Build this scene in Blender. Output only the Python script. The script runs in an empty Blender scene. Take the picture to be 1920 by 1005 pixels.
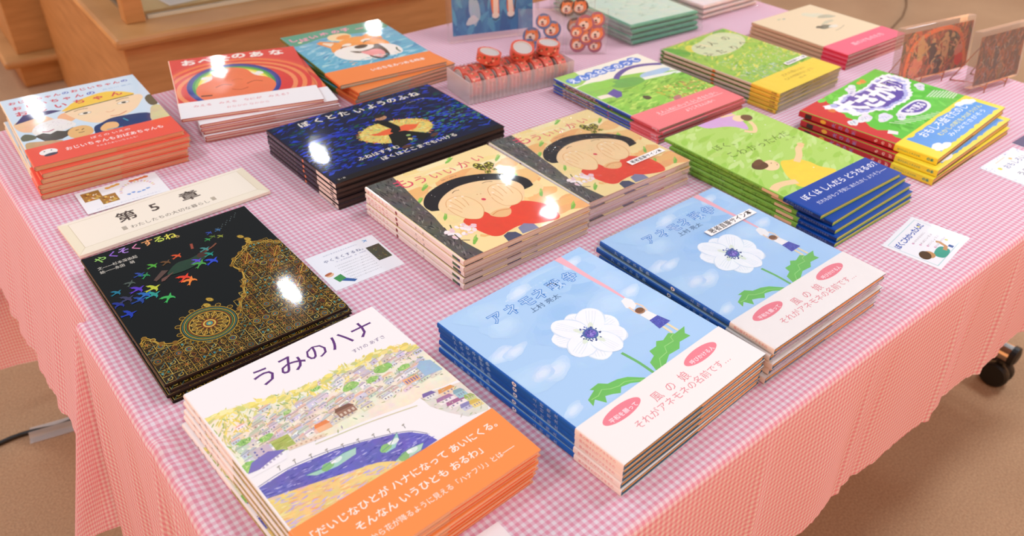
import bpy, math, random
from mathutils import Vector, Matrix

# ------------------------------------------------------------------ camera, world, lamps, exposure
SC = bpy.context.scene
COL = SC.collection
TT = 0.67                      # height of the table top above the floor (world z = 0 is the floor)
CAM_H, FPX, PITCH, ROLL, TH = 0.64, 1530.816, 0.617623, 0.0269588, 0.703

def setup_camera():
    c, s = math.cos(-TH), math.sin(-TH)
    cp, sp = math.cos(PITCH), math.sin(PITCH)
    right = Vector((c, s, 0)); fwd = Vector((-s*cp, c*cp, -sp)); up = Vector((-s*sp, c*sp, cp))
    cr, sr = math.cos(ROLL), math.sin(ROLL)
    r2 = right*cr + up*sr; u2 = up*cr - right*sr
    cam = bpy.data.cameras.new('camera'); ob = bpy.data.objects.new('camera', cam); COL.objects.link(ob)
    m = Matrix((r2, u2, -fwd)).transposed().to_4x4(); m.translation = Vector((0, 0, TT + CAM_H))
    ob.matrix_world = m
    cam.sensor_fit = 'HORIZONTAL'; cam.sensor_width = 36.0; cam.lens = FPX/1920*36.0
    cam.clip_start = 0.02; cam.clip_end = 60
    cam.dof.use_dof = True; cam.dof.focus_distance = 0.98; cam.dof.aperture_fstop = 5.6
    SC.camera = ob
setup_camera()

SC.view_settings.view_transform = 'Standard'
SC.view_settings.look = 'None'
SC.view_settings.gamma = 1.0
SC.view_settings.use_curve_mapping = False
SC.view_settings.exposure = 0.10

def setup_world():
    w = bpy.data.worlds.new('shop_interior'); SC.world = w; w.use_nodes = True
    nt = w.node_tree; nt.nodes.clear()
    out = nt.nodes.new('ShaderNodeOutputWorld'); bg = nt.nodes.new('ShaderNodeBackground')
    tc = nt.nodes.new('ShaderNodeTexCoord'); sep = nt.nodes.new('ShaderNodeSeparateXYZ')
    mr = nt.nodes.new('ShaderNodeMapRange'); ramp = nt.nodes.new('ShaderNodeValToRGB')
    mr.inputs['From Min'].default_value = -1; mr.inputs['From Max'].default_value = 1
    e = ramp.color_ramp.elements
    e[0].position = 0.0; e[0].color = (0.55, 0.30, 0.18, 1)
    e[1].position = 1.0; e[1].color = (0.42, 0.45, 0.52, 1)
    for p, c in ((0.5, (4.6, 1.95, 0.72, 1)), (0.59, (3.8, 1.75, 0.76, 1)), (0.70, (0.30, 0.28, 0.30, 1))):
        k = e.new(p); k.color = c
    nt.links.new(tc.outputs['Generated'], sep.inputs[0]); nt.links.new(sep.outputs['Z'], mr.inputs['Value'])
    nt.links.new(mr.outputs[0], ramp.inputs[0]); nt.links.new(ramp.outputs[0], bg.inputs['Color'])
    bg.inputs['Strength'].default_value = 0.62
    nt.links.new(bg.outputs[0], out.inputs['Surface'])
setup_world()

def lamp(x, y, sx, sy, power, color=(0.93, 0.95, 1.0), z=TT+1.95):
    l = bpy.data.lights.new('ceiling_or_fill_lamp', 'AREA'); l.shape = 'RECTANGLE'; l.size = sx; l.size_y = sy
    l.energy = power; l.color = color
    o = bpy.data.objects.new('ceiling_or_fill_lamp', l); COL.objects.link(o); o.location = (x, y, z)
for x, y in ((1.28, 3.26), (2.10, 4.45), (0.83, 6.2), (2.2, 6.3), (3.7, 6.4), (4.3, 4.6)):
    lamp(x, y, 0.04, 0.17, 5.0, (0.86, 0.92, 1.0))
lamp(4.75, 1.46, 0.22, 0.22, 8.0, (0.86, 0.92, 1.0))
for x, y in ((2.90, 3.52), (2.80, 2.98)):
    lamp(x, y, 0.035, 0.09, 2.2, (0.86, 0.92, 1.0))
for x, y, p in ((-1.0, 1.0, 16), (0.2, -0.7, 8), (1.5, 0.3, 12), (2.9, 0.2, 27), (-0.5, 2.8, 19), (1.5, -1.6, 8), (4.6, 0.6, 27), (-0.8, 4.6, 19)):  # added fill lamps for overall brightness, placed clear of the covers' mirror reflections
    lamp(x, y, 0.4, 0.4, p, (0.86, 0.92, 1.0))

# ------------------------------------------------------------------ small helpers
def lin(h):
    h = h.lstrip('#'); o = []
    for i in (0, 2, 4):
        v = int(h[i:i+2], 16)/255
        o.append(v/12.92 if v <= 0.04045 else ((v+0.055)/1.055)**2.4)
    return (o[0], o[1], o[2])

def tag(o, label=None, cat=None, group=None, kind=None):
    if label: o['label'] = label
    if cat: o['category'] = cat
    if group: o['group'] = group
    if kind: o['kind'] = kind
    return o

def empty(name, loc, rot=(0, 0, 0)):
    o = bpy.data.objects.new(name, None); COL.objects.link(o); o.location = loc; o.rotation_euler = rot
    o.empty_display_size = 0.02
    return o

def dup(root, loc, rot):
    r = root.copy(); COL.objects.link(r); r.location = loc; r.rotation_euler = rot
    for ch in list(root.children):
        c = ch.copy(); COL.objects.link(c); c.parent = r
        for g in list(ch.children):
            d = g.copy(); COL.objects.link(d); d.parent = c
    return r

class Geo:
    """collects faces with one colour (r,g,b,mottle) each; built as ONE mesh object"""
    def __init__(s): s.v = []; s.f = []; s.c = []; s.uv = None
    def face(s, pts, col=(1, 1, 1, 0)):
        n = len(s.v); s.v.extend([tuple(p) for p in pts]); s.f.append(tuple(range(n, n+len(pts)))); s.c.append(col4(col))
    def mesh(s, verts, faces, col=(1, 1, 1, 0)):
        n = len(s.v); s.v.extend([tuple(p) for p in verts]); c = col4(col)
        for f in faces: s.f.append(tuple(i+n for i in f)); s.c.append(c)
    def box(s, c, d, col=(1, 1, 1, 0), m=None):
        x, y, z = d[0]/2, d[1]/2, d[2]/2
        vs = [Vector((a*x, b*y, e*z)) for a in (-1, 1) for b in (-1, 1) for e in (-1, 1)]
        if m is not None: vs = [m @ q for q in vs]
        vs = [q + Vector(c) for q in vs]
        s.mesh(vs, [(0, 1, 3, 2), (4, 6, 7, 5), (0, 4, 5, 1), (2, 3, 7, 6), (0, 2, 6, 4), (1, 5, 7, 3)], col)
    def lathe(s, prof, n=32, col=(1, 1, 1, 0), m=None, closed=False):
        vs = []; fs = []
        for r, z in prof:
            for i in range(n):
                a = 2*math.pi*i/n; q = Vector((r*math.cos(a), r*math.sin(a), z)); vs.append(m @ q if m is not None else q)
        k = len(prof)
        for j in range(k if closed else k-1):
            j2 = (j+1) % k
            for i in range(n):
                i2 = (i+1) % n; fs.append((j*n+i, j*n+i2, j2*n+i2, j2*n+i))
        if not closed:
            fs.append(tuple(range(n-1, -1, -1))); fs.append(tuple((k-1)*n+i for i in range(n)))
        s.mesh(vs, fs, col)
    def tube(s, path, r, n=10, col=(1, 1, 1, 0)):
        P = [Vector(p) for p in path]; vs = []; fs = []
        for i, p in enumerate(P):
            t = (P[min(i+1, len(P)-1)] - P[max(i-1, 0)]).normalized()
            a = t.orthogonal().normalized() if i == 0 else (a - t*a.dot(t)).normalized()
            b = t.cross(a)
            for k in range(n):
                w = 2*math.pi*k/n; vs.append(p + (a*math.cos(w)+b*math.sin(w))*r)
        for i in range(len(P)-1):
            for k in range(n):
                k2 = (k+1) % n; fs.append((i*n+k, i*n+k2, (i+1)*n+k2, (i+1)*n+k))
        fs.append(tuple(range(n-1, -1, -1))); fs.append(tuple((len(P)-1)*n+k for k in range(n)))
        s.mesh(vs, fs, col)
    def build(s, name, mat, parent=None, smooth=False, bevel=0, loc=(0, 0, 0), rot=(0, 0, 0)):
        me = bpy.data.meshes.new(name); me.from_pydata(s.v, [], s.f)
        ca = me.color_attributes.new('Col', 'FLOAT_COLOR', 'CORNER')
        buf = []
        for f, c in zip(s.f, s.c): buf.extend(c*len(f))
        ca.data.foreach_set('color', buf)
        if s.uv is not None:
            ul = me.uv_layers.new(name='Cloth'); b = []
            for f in s.f:
                for i in f: b.extend(s.uv[i])
            ul.data.foreach_set('uv', b)
        me.materials.append(mat)
        if smooth: me.polygons.foreach_set('use_smooth', [True]*len(me.polygons))
        me.update()
        o = bpy.data.objects.new(name, me); COL.objects.link(o); o.location = loc; o.rotation_euler = rot
        if parent is not None: o.parent = parent
        if bevel:
            b = o.modifiers.new('bevel', 'BEVEL'); b.width = bevel; b.segments = 2; b.limit_method = 'ANGLE'
        return o

def col4(c):
    if isinstance(c, str): return lin(c) + (0.0,)
    if len(c) == 2: return lin(c[0]) + (c[1],)
    return tuple(c) if len(c) == 4 else tuple(c) + (0.0,)

# ------------------------------------------------------------------ materials (all node based)
def newmat(name):
    m = bpy.data.materials.new(name); m.use_nodes = True; nt = m.node_tree; nt.nodes.clear()
    out = nt.nodes.new('ShaderNodeOutputMaterial'); return m, nt, out

def mat_print(name, rough=0.4, spec=0.5, wob=0.0, coat=0.0):
    """ink on paper: face colour, mottled by noise where the ink is painterly (alpha = how much)"""
    m, nt, out = newmat(name); N = nt.nodes.new; L = nt.links.new
    at = N('ShaderNodeAttribute'); at.attribute_name = 'Col'
    tc = N('ShaderNodeTexCoord')
    n1 = N('ShaderNodeTexNoise'); n1.inputs['Scale'].default_value = 95; n1.inputs['Detail'].default_value = 5; n1.inputs['Roughness'].default_value = 0.68
    n2 = N('ShaderNodeTexNoise'); n2.inputs['Scale'].default_value = 24; n2.inputs['Detail'].default_value = 3
    L(tc.outputs['Object'], n1.inputs['Vector']); L(tc.outputs['Object'], n2.inputs['Vector'])
    add = N('ShaderNodeVectorMath'); add.operation = 'ADD'; L(n1.outputs['Color'], add.inputs[0]); L(n2.outputs['Color'], add.inputs[1])
    sub = N('ShaderNodeVectorMath'); sub.operation = 'SUBTRACT'; L(add.outputs[0], sub.inputs[0]); sub.inputs[1].default_value = (1, 1, 1)
    sc = N('ShaderNodeVectorMath'); sc.operation = 'SCALE'; L(sub.outputs[0], sc.inputs[0]); L(at.outputs['Alpha'], sc.inputs['Scale'])
    one = N('ShaderNodeVectorMath'); one.operation = 'ADD'; L(sc.outputs[0], one.inputs[0]); one.inputs[1].default_value = (1, 1, 1)
    mul = N('ShaderNodeVectorMath'); mul.operation = 'MULTIPLY'; L(at.outputs['Color'], mul.inputs[0]); L(one.outputs[0], mul.inputs[1])
    b = N('ShaderNodeBsdfPrincipled'); L(mul.outputs[0], b.inputs['Base Color'])
    b.inputs['Roughness'].default_value = rough; b.inputs['Specular IOR Level'].default_value = spec
    b.inputs['Coat Weight'].default_value = coat; b.inputs['Coat Roughness'].default_value = 0.06
    if wob:
        n3 = N('ShaderNodeTexNoise'); n3.inputs['Scale'].default_value = 14; n3.inputs['Detail'].default_value = 2
        L(tc.outputs['Object'], n3.inputs['Vector'])
        bp = N('ShaderNodeBump'); bp.inputs['Strength'].default_value = wob; bp.inputs['Distance'].default_value = 0.01
        L(n3.outputs['Fac'], bp.inputs['Height']); L(bp.outputs[0], b.inputs['Normal']); L(bp.outputs[0], b.inputs['Coat Normal'])
    L(b.outputs[0], out.inputs['Surface']); return m

def mat_pages():
    m, nt, out = newmat('page_edges'); N = nt.nodes.new; L = nt.links.new
    at = N('ShaderNodeAttribute'); at.attribute_name = 'Col'; tc = N('ShaderNodeTexCoord')
    mp = N('ShaderNodeMapping'); mp.inputs['Scale'].default_value = (6, 6, 1500); L(tc.outputs['Object'], mp.inputs['Vector'])
    n = N('ShaderNodeTexNoise'); n.inputs['Scale'].default_value = 1.0; n.inputs['Detail'].default_value = 2; L(mp.outputs[0], n.inputs['Vector'])
    mr = N('ShaderNodeMapRange'); mr.inputs['From Min'].default_value = 0.3; mr.inputs['From Max'].default_value = 0.7
    mr.inputs['To Min'].default_value = 0.72; mr.inputs['To Max'].default_value = 1.08; L(n.outputs['Fac'], mr.inputs['Value'])
    mul = N('ShaderNodeVectorMath'); mul.operation = 'SCALE'; L(at.outputs['Color'], mul.inputs[0]); L(mr.outputs[0], mul.inputs['Scale'])
    b = N('ShaderNodeBsdfPrincipled'); b.inputs['Roughness'].default_value = 0.75; L(mul.outputs[0], b.inputs['Base Color'])
    L(b.outputs[0], out.inputs['Surface']); return m

def mat_film(name, tint=(1, 1, 1), haze=0.06, scale=60, bump=0.35, rough=0.05, gl=1.0):
    m, nt, out = newmat(name); N = nt.nodes.new; L = nt.links.new
    tc = N('ShaderNodeTexCoord'); n = N('ShaderNodeTexNoise'); n.inputs['Scale'].default_value = scale; n.inputs['Detail'].default_value = 3
    n.inputs['Distortion'].default_value = 1.2; L(tc.outputs['Object'], n.inputs['Vector'])
    bp = N('ShaderNodeBump'); bp.inputs['Strength'].default_value = bump; bp.inputs['Distance'].default_value = 0.004; L(n.outputs['Fac'], bp.inputs['Height'])
    tr = N('ShaderNodeBsdfTransparent'); tr.inputs[0].default_value = (*tint, 1)
    g = N('ShaderNodeBsdfGlossy'); g.inputs['Roughness'].default_value = rough; L(bp.outputs[0], g.inputs['Normal'])
    d = N('ShaderNodeBsdfDiffuse'); d.inputs[0].default_value = (0.85*tint[0], 0.85*tint[1], 0.85*tint[2], 1)
    fr = N('ShaderNodeFresnel'); fr.inputs['IOR'].default_value = 1.4; L(bp.outputs[0], fr.inputs['Normal'])
    k = N('ShaderNodeMath'); k.operation = 'MULTIPLY'; k.inputs[1].default_value = gl; k.use_clamp = True; L(fr.outputs[0], k.inputs[0])
    m1 = N('ShaderNodeMixShader'); m1.inputs[0].default_value = haze; L(tr.outputs[0], m1.inputs[1]); L(d.outputs[0], m1.inputs[2])
    m2 = N('ShaderNodeMixShader'); L(k.outputs[0], m2.inputs[0]); L(m1.outputs[0], m2.inputs[1]); L(g.outputs[0], m2.inputs[2])
    L(m2.outputs[0], out.inputs['Surface']); return m

def mat_cloth():
    """pink gingham: white warp and weft crossing pink ones, 8 mm repeat, drawn in fabric coordinates"""
    m, nt, out = newmat('pink_gingham'); N = nt.nodes.new; L = nt.links.new
    uv = N('ShaderNodeUVMap'); uv.uv_map = 'Cloth'; sep = N('ShaderNodeSeparateXYZ')
    L(uv.outputs[0], sep.inputs[0])
    st = []
    for ax in 'XY':
        a = N('ShaderNodeMath'); a.operation = 'MULTIPLY'; a.inputs[1].default_value = 2*math.pi/0.0080; L(sep.outputs[ax], a.inputs[0])
        s = N('ShaderNodeMath'); s.operation = 'SINE'; L(a.outputs[0], s.inputs[0])
        r = N('ShaderNodeMapRange'); r.inputs['From Min'].default_value = -0.35; r.inputs['From Max'].default_value = 0.35; r.interpolation_type = 'SMOOTHSTEP'
        L(s.outputs[0], r.inputs['Value']); st.append(r)
    av = N('ShaderNodeMath'); av.operation = 'ADD'; L(st[0].outputs[0], av.inputs[0]); L(st[1].outputs[0], av.inputs[1])
    hf = N('ShaderNodeMath'); hf.operation = 'MULTIPLY'; hf.inputs[1].default_value = 0.5; L(av.outputs[0], hf.inputs[0])
    ramp = N('ShaderNodeValToRGB'); e = ramp.color_ramp.elements
    e[0].color = (*lin('#faeaef'), 1); e[1].color = (*lin('#f0a4b8'), 1)
    k = e.new(0.5); k.color = (*lin('#f5c8d5'), 1)
    L(hf.outputs[0], ramp.inputs[0])
    tc = N('ShaderNodeTexCoord'); n = N('ShaderNodeTexNoise'); n.inputs['Scale'].default_value = 900; L(tc.outputs['Object'], n.inputs['Vector'])
    bp = N('ShaderNodeBump'); bp.inputs['Strength'].default_value = 0.15; bp.inputs['Distance'].default_value = 0.001; L(n.outputs['Fac'], bp.inputs['Height'])
    d = N('ShaderNodeBsdfDiffuse'); L(ramp.outputs[0], d.inputs['Color']); L(bp.outputs[0], d.inputs['Normal'])
    t = N('ShaderNodeBsdfTranslucent'); L(ramp.outputs[0], t.inputs['Color'])
    mx = N('ShaderNodeMixShader'); mx.inputs[0].default_value = 0.22; L(d.outputs[0], mx.inputs[1]); L(t.outputs[0], mx.inputs[2])
    L(mx.outputs[0], out.inputs['Surface']); return m

def mat_wood():
    m, nt, out = newmat('beech_veneer'); N = nt.nodes.new; L = nt.links.new
    tc = N('ShaderNodeTexCoord'); mp = N('ShaderNodeMapping'); mp.inputs['Scale'].default_value = (2, 2, 16); L(tc.outputs['Object'], mp.inputs['Vector'])
    n = N('ShaderNodeTexNoise'); n.inputs['Scale'].default_value = 3; n.inputs['Detail'].default_value = 6; L(mp.outputs[0], n.inputs['Vector'])
    ramp = N('ShaderNodeValToRGB'); e = ramp.color_ramp.elements
    e[0].position = 0.3; e[0].color = (*lin('#aa7a46'), 1); e[1].position = 0.7; e[1].color = (*lin('#c08e58'), 1)
    L(n.outputs['Fac'], ramp.inputs[0])
    b = N('ShaderNodeBsdfPrincipled'); b.inputs['Roughness'].default_value = 0.42; L(ramp.outputs[0], b.inputs['Base Color']); L(b.outputs[0], out.inputs['Surface']); return m

def mat_carpet():
    m, nt, out = newmat('brown_carpet'); N = nt.nodes.new; L = nt.links.new
    tc = N('ShaderNodeTexCoord')
    n = N('ShaderNodeTexNoise'); n.inputs['Scale'].default_value = 220; n.inputs['Detail'].default_value = 4; L(tc.outputs['Object'], n.inputs['Vector'])
    n2 = N('ShaderNodeTexNoise'); n2.inputs['Scale'].default_value = 2.5; n2.inputs['Detail'].default_value = 3; L(tc.outputs['Object'], n2.inputs['Vector'])
    mx = N('ShaderNodeMath'); mx.operation = 'MULTIPLY_ADD'; mx.inputs[1].default_value = 0.65; L(n.outputs['Fac'], mx.inputs[0])
    m3 = N('ShaderNodeMath'); m3.operation = 'MULTIPLY'; m3.inputs[1].default_value = 0.35; L(n2.outputs['Fac'], m3.inputs[0]); L(m3.outputs[0], mx.inputs[2])
    ramp = N('ShaderNodeValToRGB'); e = ramp.color_ramp.elements
    e[0].position = 0.34; e[0].color = (*lin('#a88364'), 1); e[1].position = 0.66; e[1].color = (*lin('#c7a27e'), 1)
    L(mx.outputs[0], ramp.inputs[0])
    bp = N('ShaderNodeBump'); bp.inputs['Strength'].default_value = 0.5; bp.inputs['Distance'].default_value = 0.004; L(n.outputs['Fac'], bp.inputs['Height'])
    b = N('ShaderNodeBsdfPrincipled'); b.inputs['Roughness'].default_value = 0.95; b.inputs['Specular IOR Level'].default_value = 0.1
    L(ramp.outputs[0], b.inputs['Base Color']); L(bp.outputs[0], b.inputs['Normal']); L(b.outputs[0], out.inputs['Surface']); return m

def mat_plain(name, col, rough=0.5, metal=0.0, trans=0.0, ior=1.45):
    m, nt, out = newmat(name); N = nt.nodes.new; L = nt.links.new
    tc = N('ShaderNodeTexCoord'); n = N('ShaderNodeTexNoise'); n.inputs['Scale'].default_value = 60; L(tc.outputs['Object'], n.inputs['Vector'])
    mr = N('ShaderNodeMapRange'); mr.inputs['To Min'].default_value = rough*0.85; mr.inputs['To Max'].default_value = min(1, rough*1.15); L(n.outputs['Fac'], mr.inputs['Value'])
    b = N('ShaderNodeBsdfPrincipled'); b.inputs['Base Color'].default_value = (*lin(col), 1); b.inputs['Metallic'].default_value = metal
    b.inputs['Transmission Weight'].default_value = trans; b.inputs['IOR'].default_value = ior
    L(mr.outputs[0], b.inputs['Roughness']); L(b.outputs[0], out.inputs['Surface']); return m

M_MATTE = mat_print('matte_printed_paper', 0.55, 0.35)
M_GLOSS = mat_print('glossy_printed_paper', 0.06, 0.5, 0.05)
M_MIRROR = mat_print('mirror_gloss_jacket', 0.045, 0.55, 0.02)
M_SATIN = mat_print('satin_printed_paper', 0.3, 0.4, 0.04)
M_PAGES = mat_pages()
M_FILM = mat_film('clear_wrap_film', haze=0.015, scale=30, bump=0.7, rough=0.06, gl=0.32)
M_BAG = mat_film('clear_bag_film', haze=0.05, scale=28, bump=0.6, gl=0.3)
M_PINKBOX = mat_film('ribbed_clear_plastic', tint=(1.0, 0.95, 0.96), haze=0.42, scale=12, bump=0.1, rough=0.12, gl=0.4)
M_CLOTH = mat_cloth(); M_WOOD = mat_wood(); M_CARPET = mat_carpet()
M_CHROME = mat_plain('chrome', '#c8bdb4', 0.18, 1.0)
M_RUBBER = mat_plain('black_rubber', '#0d0c0c', 0.5)
M_COPPER = mat_plain('copper_wire', '#d89a72', 0.3, 1.0)
M_ACRYL = mat_film('acrylic_block', tint=(1, 0.99, 0.98), haze=0.12, scale=4, bump=0.0, rough=0.03, gl=0.35)
M_GLASS = mat_film('case_glass', tint=(0.97, 0.99, 0.97), haze=0.02, scale=2, bump=0.0, rough=0.02)
M_BOARD = mat_plain('table_laminate', '#d9cdbf', 0.5)
M_TAPE = mat_film('clear_floor_tape', tint=(1, 0.99, 0.97), haze=0.4, scale=90, bump=0.4, rough=0.2)
M_CABLE = mat_plain('black_cable', '#141212', 0.45)

# ------------------------------------------------------------------ flat artwork: shapes stacked in hair-thin ink layers
_tc = {}
def glyphs(body, bold=0.0, res=2):
    key = (body, bold, res)
    if key not in _tc:
        cu = bpy.data.curves.new('t', 'FONT'); cu.body = body; cu.resolution_u = res; cu.offset = bold
        ob = bpy.data.objects.new('t', cu); COL.objects.link(ob)
        dg = bpy.context.evaluated_depsgraph_get(); dg.update()
        me = bpy.data.meshes.new_from_object(ob.evaluated_get(dg))
        V = [(v.co.x, v.co.y) for v in me.vertices]; F = [tuple(p.vertices) for p in me.polygons]
        bpy.data.objects.remove(ob); bpy.data.curves.remove(cu); bpy.data.meshes.remove(me)
        _tc[key] = (V, F)
    return _tc[key]

def spline(P, n=6, closed=False):
    o = []; k = len(P)
    if k < 3: return list(P)
    for i in range(k if closed else k-1):
        p0, p1, p2, p3 = (P[(i-1) % k], P[i], P[(i+1) % k], P[(i+2) % k]) if closed else (P[max(i-1, 0)], P[i], P[i+1], P[min(i+2, k-1)])
        for j in range(n):
            t = j/n; q = []
            for a in (0, 1):
                q.append(0.5*(2*p1[a] + (p2[a]-p0[a])*t + (2*p0[a]-5*p1[a]+4*p2[a]-p3[a])*t*t + (3*p1[a]-p0[a]-3*p2[a]+p3[a])*t**3))
            o.append(tuple(q))
    if not closed: o.append(P[-1])
    return o

class Canvas:
    """a W x H metre sheet; x, y run 0..1 from its lower left; mapf(x_m, y_m, lift) -> 3D. Radii and widths are in units of W."""
    G = 130
    def __init__(s, geo, W, H, mapf, step=2.5e-6, base=1.5e-5, x0=0.0, x1=1.0, y0=0.0, y1=1.0):
        s.g, s.W, s.H, s.mapf, s.step, s.base = geo, W, H, mapf, step, base
        s.lim = (x0, x1, y0, y1); s.grid = [[0]*s.G for _ in range(s.G)]; s.rnd = random.Random(7)
    def lvl(s, pts):
        G = s.G; xs = [p[0] for p in pts]; ys = [p[1] for p in pts]
        c = lambda t: min(G-1, max(0, int(t*G)))
        i0, i1, j0, j1 = c(min(xs)), c(max(xs)), c(min(ys)), c(max(ys))
        m = max(max(s.grid[i][j0:j1+1]) for i in range(i0, i1+1))+1
        for i in range(i0, i1+1):
            for j in range(j0, j1+1): s.grid[i][j] = m
        return s.base + m*s.step
    def cl(s, p):
        a, b, c, d = s.lim; return (min(max(p[0], a), b), min(max(p[1], c), d))
    def poly(s, pts, col, mot=0.0):
        pts = [s.cl(p) for p in pts]; z = s.lvl(pts); q = []
        for p in pts:
            if not q or abs(p[0]-q[-1][0]) + abs(p[1]-q[-1][1]) > 1e-6: q.append(p)
        if len(q) < 3: return
        s.g.face([s.mapf(p[0]*s.W, p[1]*s.H, z) for p in q], (col, mot) if isinstance(col, str) else col)
    def soft(s, cx, cy, rx, ry, c0, c1, rot=0.0, mot=0.08, wob=0.25, n=5):
        a, b = lin(c0), lin(c1)
        for i in range(n):
            f = 1 - i/n*0.75; t = (i+1)/n; s.ell(cx, cy, rx*f, ry*f, tuple(a[k]*(1-t) + b[k]*t for k in range(3)) + (mot,), rot, 0, 20, wob)
    def rect(s, x0, y0, x1, y1, col, mot=0.0): s.poly([(x0, y0), (x1, y0), (x1, y1), (x0, y1)], col, mot)
    def ell(s, cx, cy, rx, ry, col, rot=0.0, mot=0.0, n=22, wob=0.0):
        k = s.W/s.H; P = []; c, sn = math.cos(rot), math.sin(rot)
        ph = [s.rnd.uniform(0, 6.28) for _ in range(3)]
        for i in range(n):
            a = 2*math.pi*i/n; r = 1 + wob*(math.sin(2*a+ph[0])*0.4 + math.sin(3*a+ph[1])*0.35 + math.sin(5*a+ph[2])*0.25)
            x, y = rx*r*math.cos(a), ry*r*math.sin(a); P.append((cx + c*x - sn*y, cy + (sn*x + c*y)*k))
        s.poly(P, col, mot)
    def ring(s, cx, cy, r, w, col, n=26, ay=1.0):
        k = s.W/s.H
        s.stroke([(cx + r*math.cos(2*math.pi*i/n), cy + r*ay*math.sin(2*math.pi*i/n)*k) for i in range(n+1)], w, col)
    def stroke(s, pts, w, col, mot=0.0, taper=False):
        k = s.H/s.W; P = [(p[0], p[1]*k) for p in pts]; n = len(P); Lf = []; Rt = []
        if n < 2: return
        for i in range(n):
            a = P[max(i-1, 0)]; b = P[min(i+1, n-1)]; dx, dy = b[0]-a[0], b[1]-a[1]; d = math.hypot(dx, dy) or 1
            t = 1.0
            if taper and n > 2: t = max(0.12, math.sin(math.pi*(0.1+0.88*i/(n-1))))
            ox, oy = -dy/d*w/2*t, dx/d*w/2*t
            Lf.append((P[i][0]+ox, (P[i][1]+oy)/k)); Rt.append((P[i][0]-ox, (P[i][1]-oy)/k))
        Q = [s.cl(p) for p in Lf + Rt]; z = s.lvl(Q)
        V = [s.mapf(p[0]*s.W, p[1]*s.H, z) for p in Q]
        s.g.mesh(V, [(i, i+1, n+i+1, n+i) for i in range(n-1)], (col, mot) if isinstance(col, str) else col)
    def text(s, body, x0, y, x1, size, col, bold=0.0, rot=0.0, squash=1.0):
        """body from x0 to x1 with baseline y; size = glyph height in units of W (None: natural for the width)"""
        V, F = glyphs(body, bold)
        if not V: return
        mx0 = min(v[0] for v in V); mx1 = max(v[0] for v in V); wid = max(mx1-mx0, 1e-6)
        sx = (x1-x0)/wid; sy = sx if size is None else size
        k = s.W/s.H; c, sn = math.cos(rot), math.sin(rot); P = []
        for a, b in V:
            dx, dy = (a-mx0)*sx, b*sy; P.append((x0 + c*dx - sn*dy, y + (sn*dx + c*dy)*k))
        P = [s.cl(p) for p in P]; z = s.lvl(P)
        s.g.mesh([s.mapf(p[0]*s.W, p[1]*s.H, z) for p in P], F, col)
    def chars(s, body, pos, size, col, bold=0.0, rot=0.0):
        """one glyph at each centre in pos"""
        for i, ch in enumerate(body):
            V, F = glyphs(ch, bold); x, y = pos[i][0], pos[i][1]; cc = col[i % len(col)] if isinstance(col, list) else col
            sz = pos[i][2] if len(pos[i]) > 2 else size
            k = s.W/s.H; c, sn = math.cos(rot), math.sin(rot); P = []
            for a, b in V:
                dx, dy = (a-0.5)*sz, (b-0.38)*sz; P.append(s.cl((x + c*dx - sn*dy, y + (sn*dx + c*dy)*k)))
            z = s.lvl(P); s.g.mesh([s.mapf(p[0]*s.W, p[1]*s.H, z) for p in P], F, cc)
    def dabs(s, n, box, lens, wid, cols, ang=(0, 6.28), mot=0.3, seed=1, inside=None, curve=0.0):
        r = random.Random(seed); k = s.W/s.H
        for _ in range(n):
            x, y = r.uniform(box[0], box[2]), r.uniform(box[1], box[3])
            if inside and not inside(x, y): continue
            a = r.uniform(*ang); L = r.uniform(*lens); w = r.uniform(*wid); b = r.uniform(-curve, curve)
            P = [(x + L*t*math.cos(a + b*t), y + L*t*math.sin(a + b*t)*k) for t in (-0.5, -0.25, 0, 0.25, 0.5)]
            s.stroke(P, w, r.choice(cols), mot, True)

def inpoly(P):
    def f(x, y):
        c = False; j = len(P)-1
        for i in range(len(P)):
            if (P[i][1] > y) != (P[j][1] > y) and x < (P[j][0]-P[i][0])*(y-P[i][1])/(P[j][1]-P[i][1])+P[i][0]: c = not c
            j = i
        return c
    return f

# ------------------------------------------------------------------ the hardback picture book
def u_profile(w, t, r, off=0.0, x_end=None):
    xe = w/2 if x_end is None else x_end; P = [(xe, t+off)]
    for i in range(6):
        a = math.pi/2 + math.pi/2*i/5; P.append((-w/2 + r + (r+off)*math.cos(a), t - r + (r+off)*math.sin(a)))
    for i in range(6):
        a = math.pi + math.pi/2*i/5; P.append((-w/2 + r + (r+off)*math.cos(a), r + (r+off)*math.sin(a)))
    P.append((xe, -off)); return P

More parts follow.
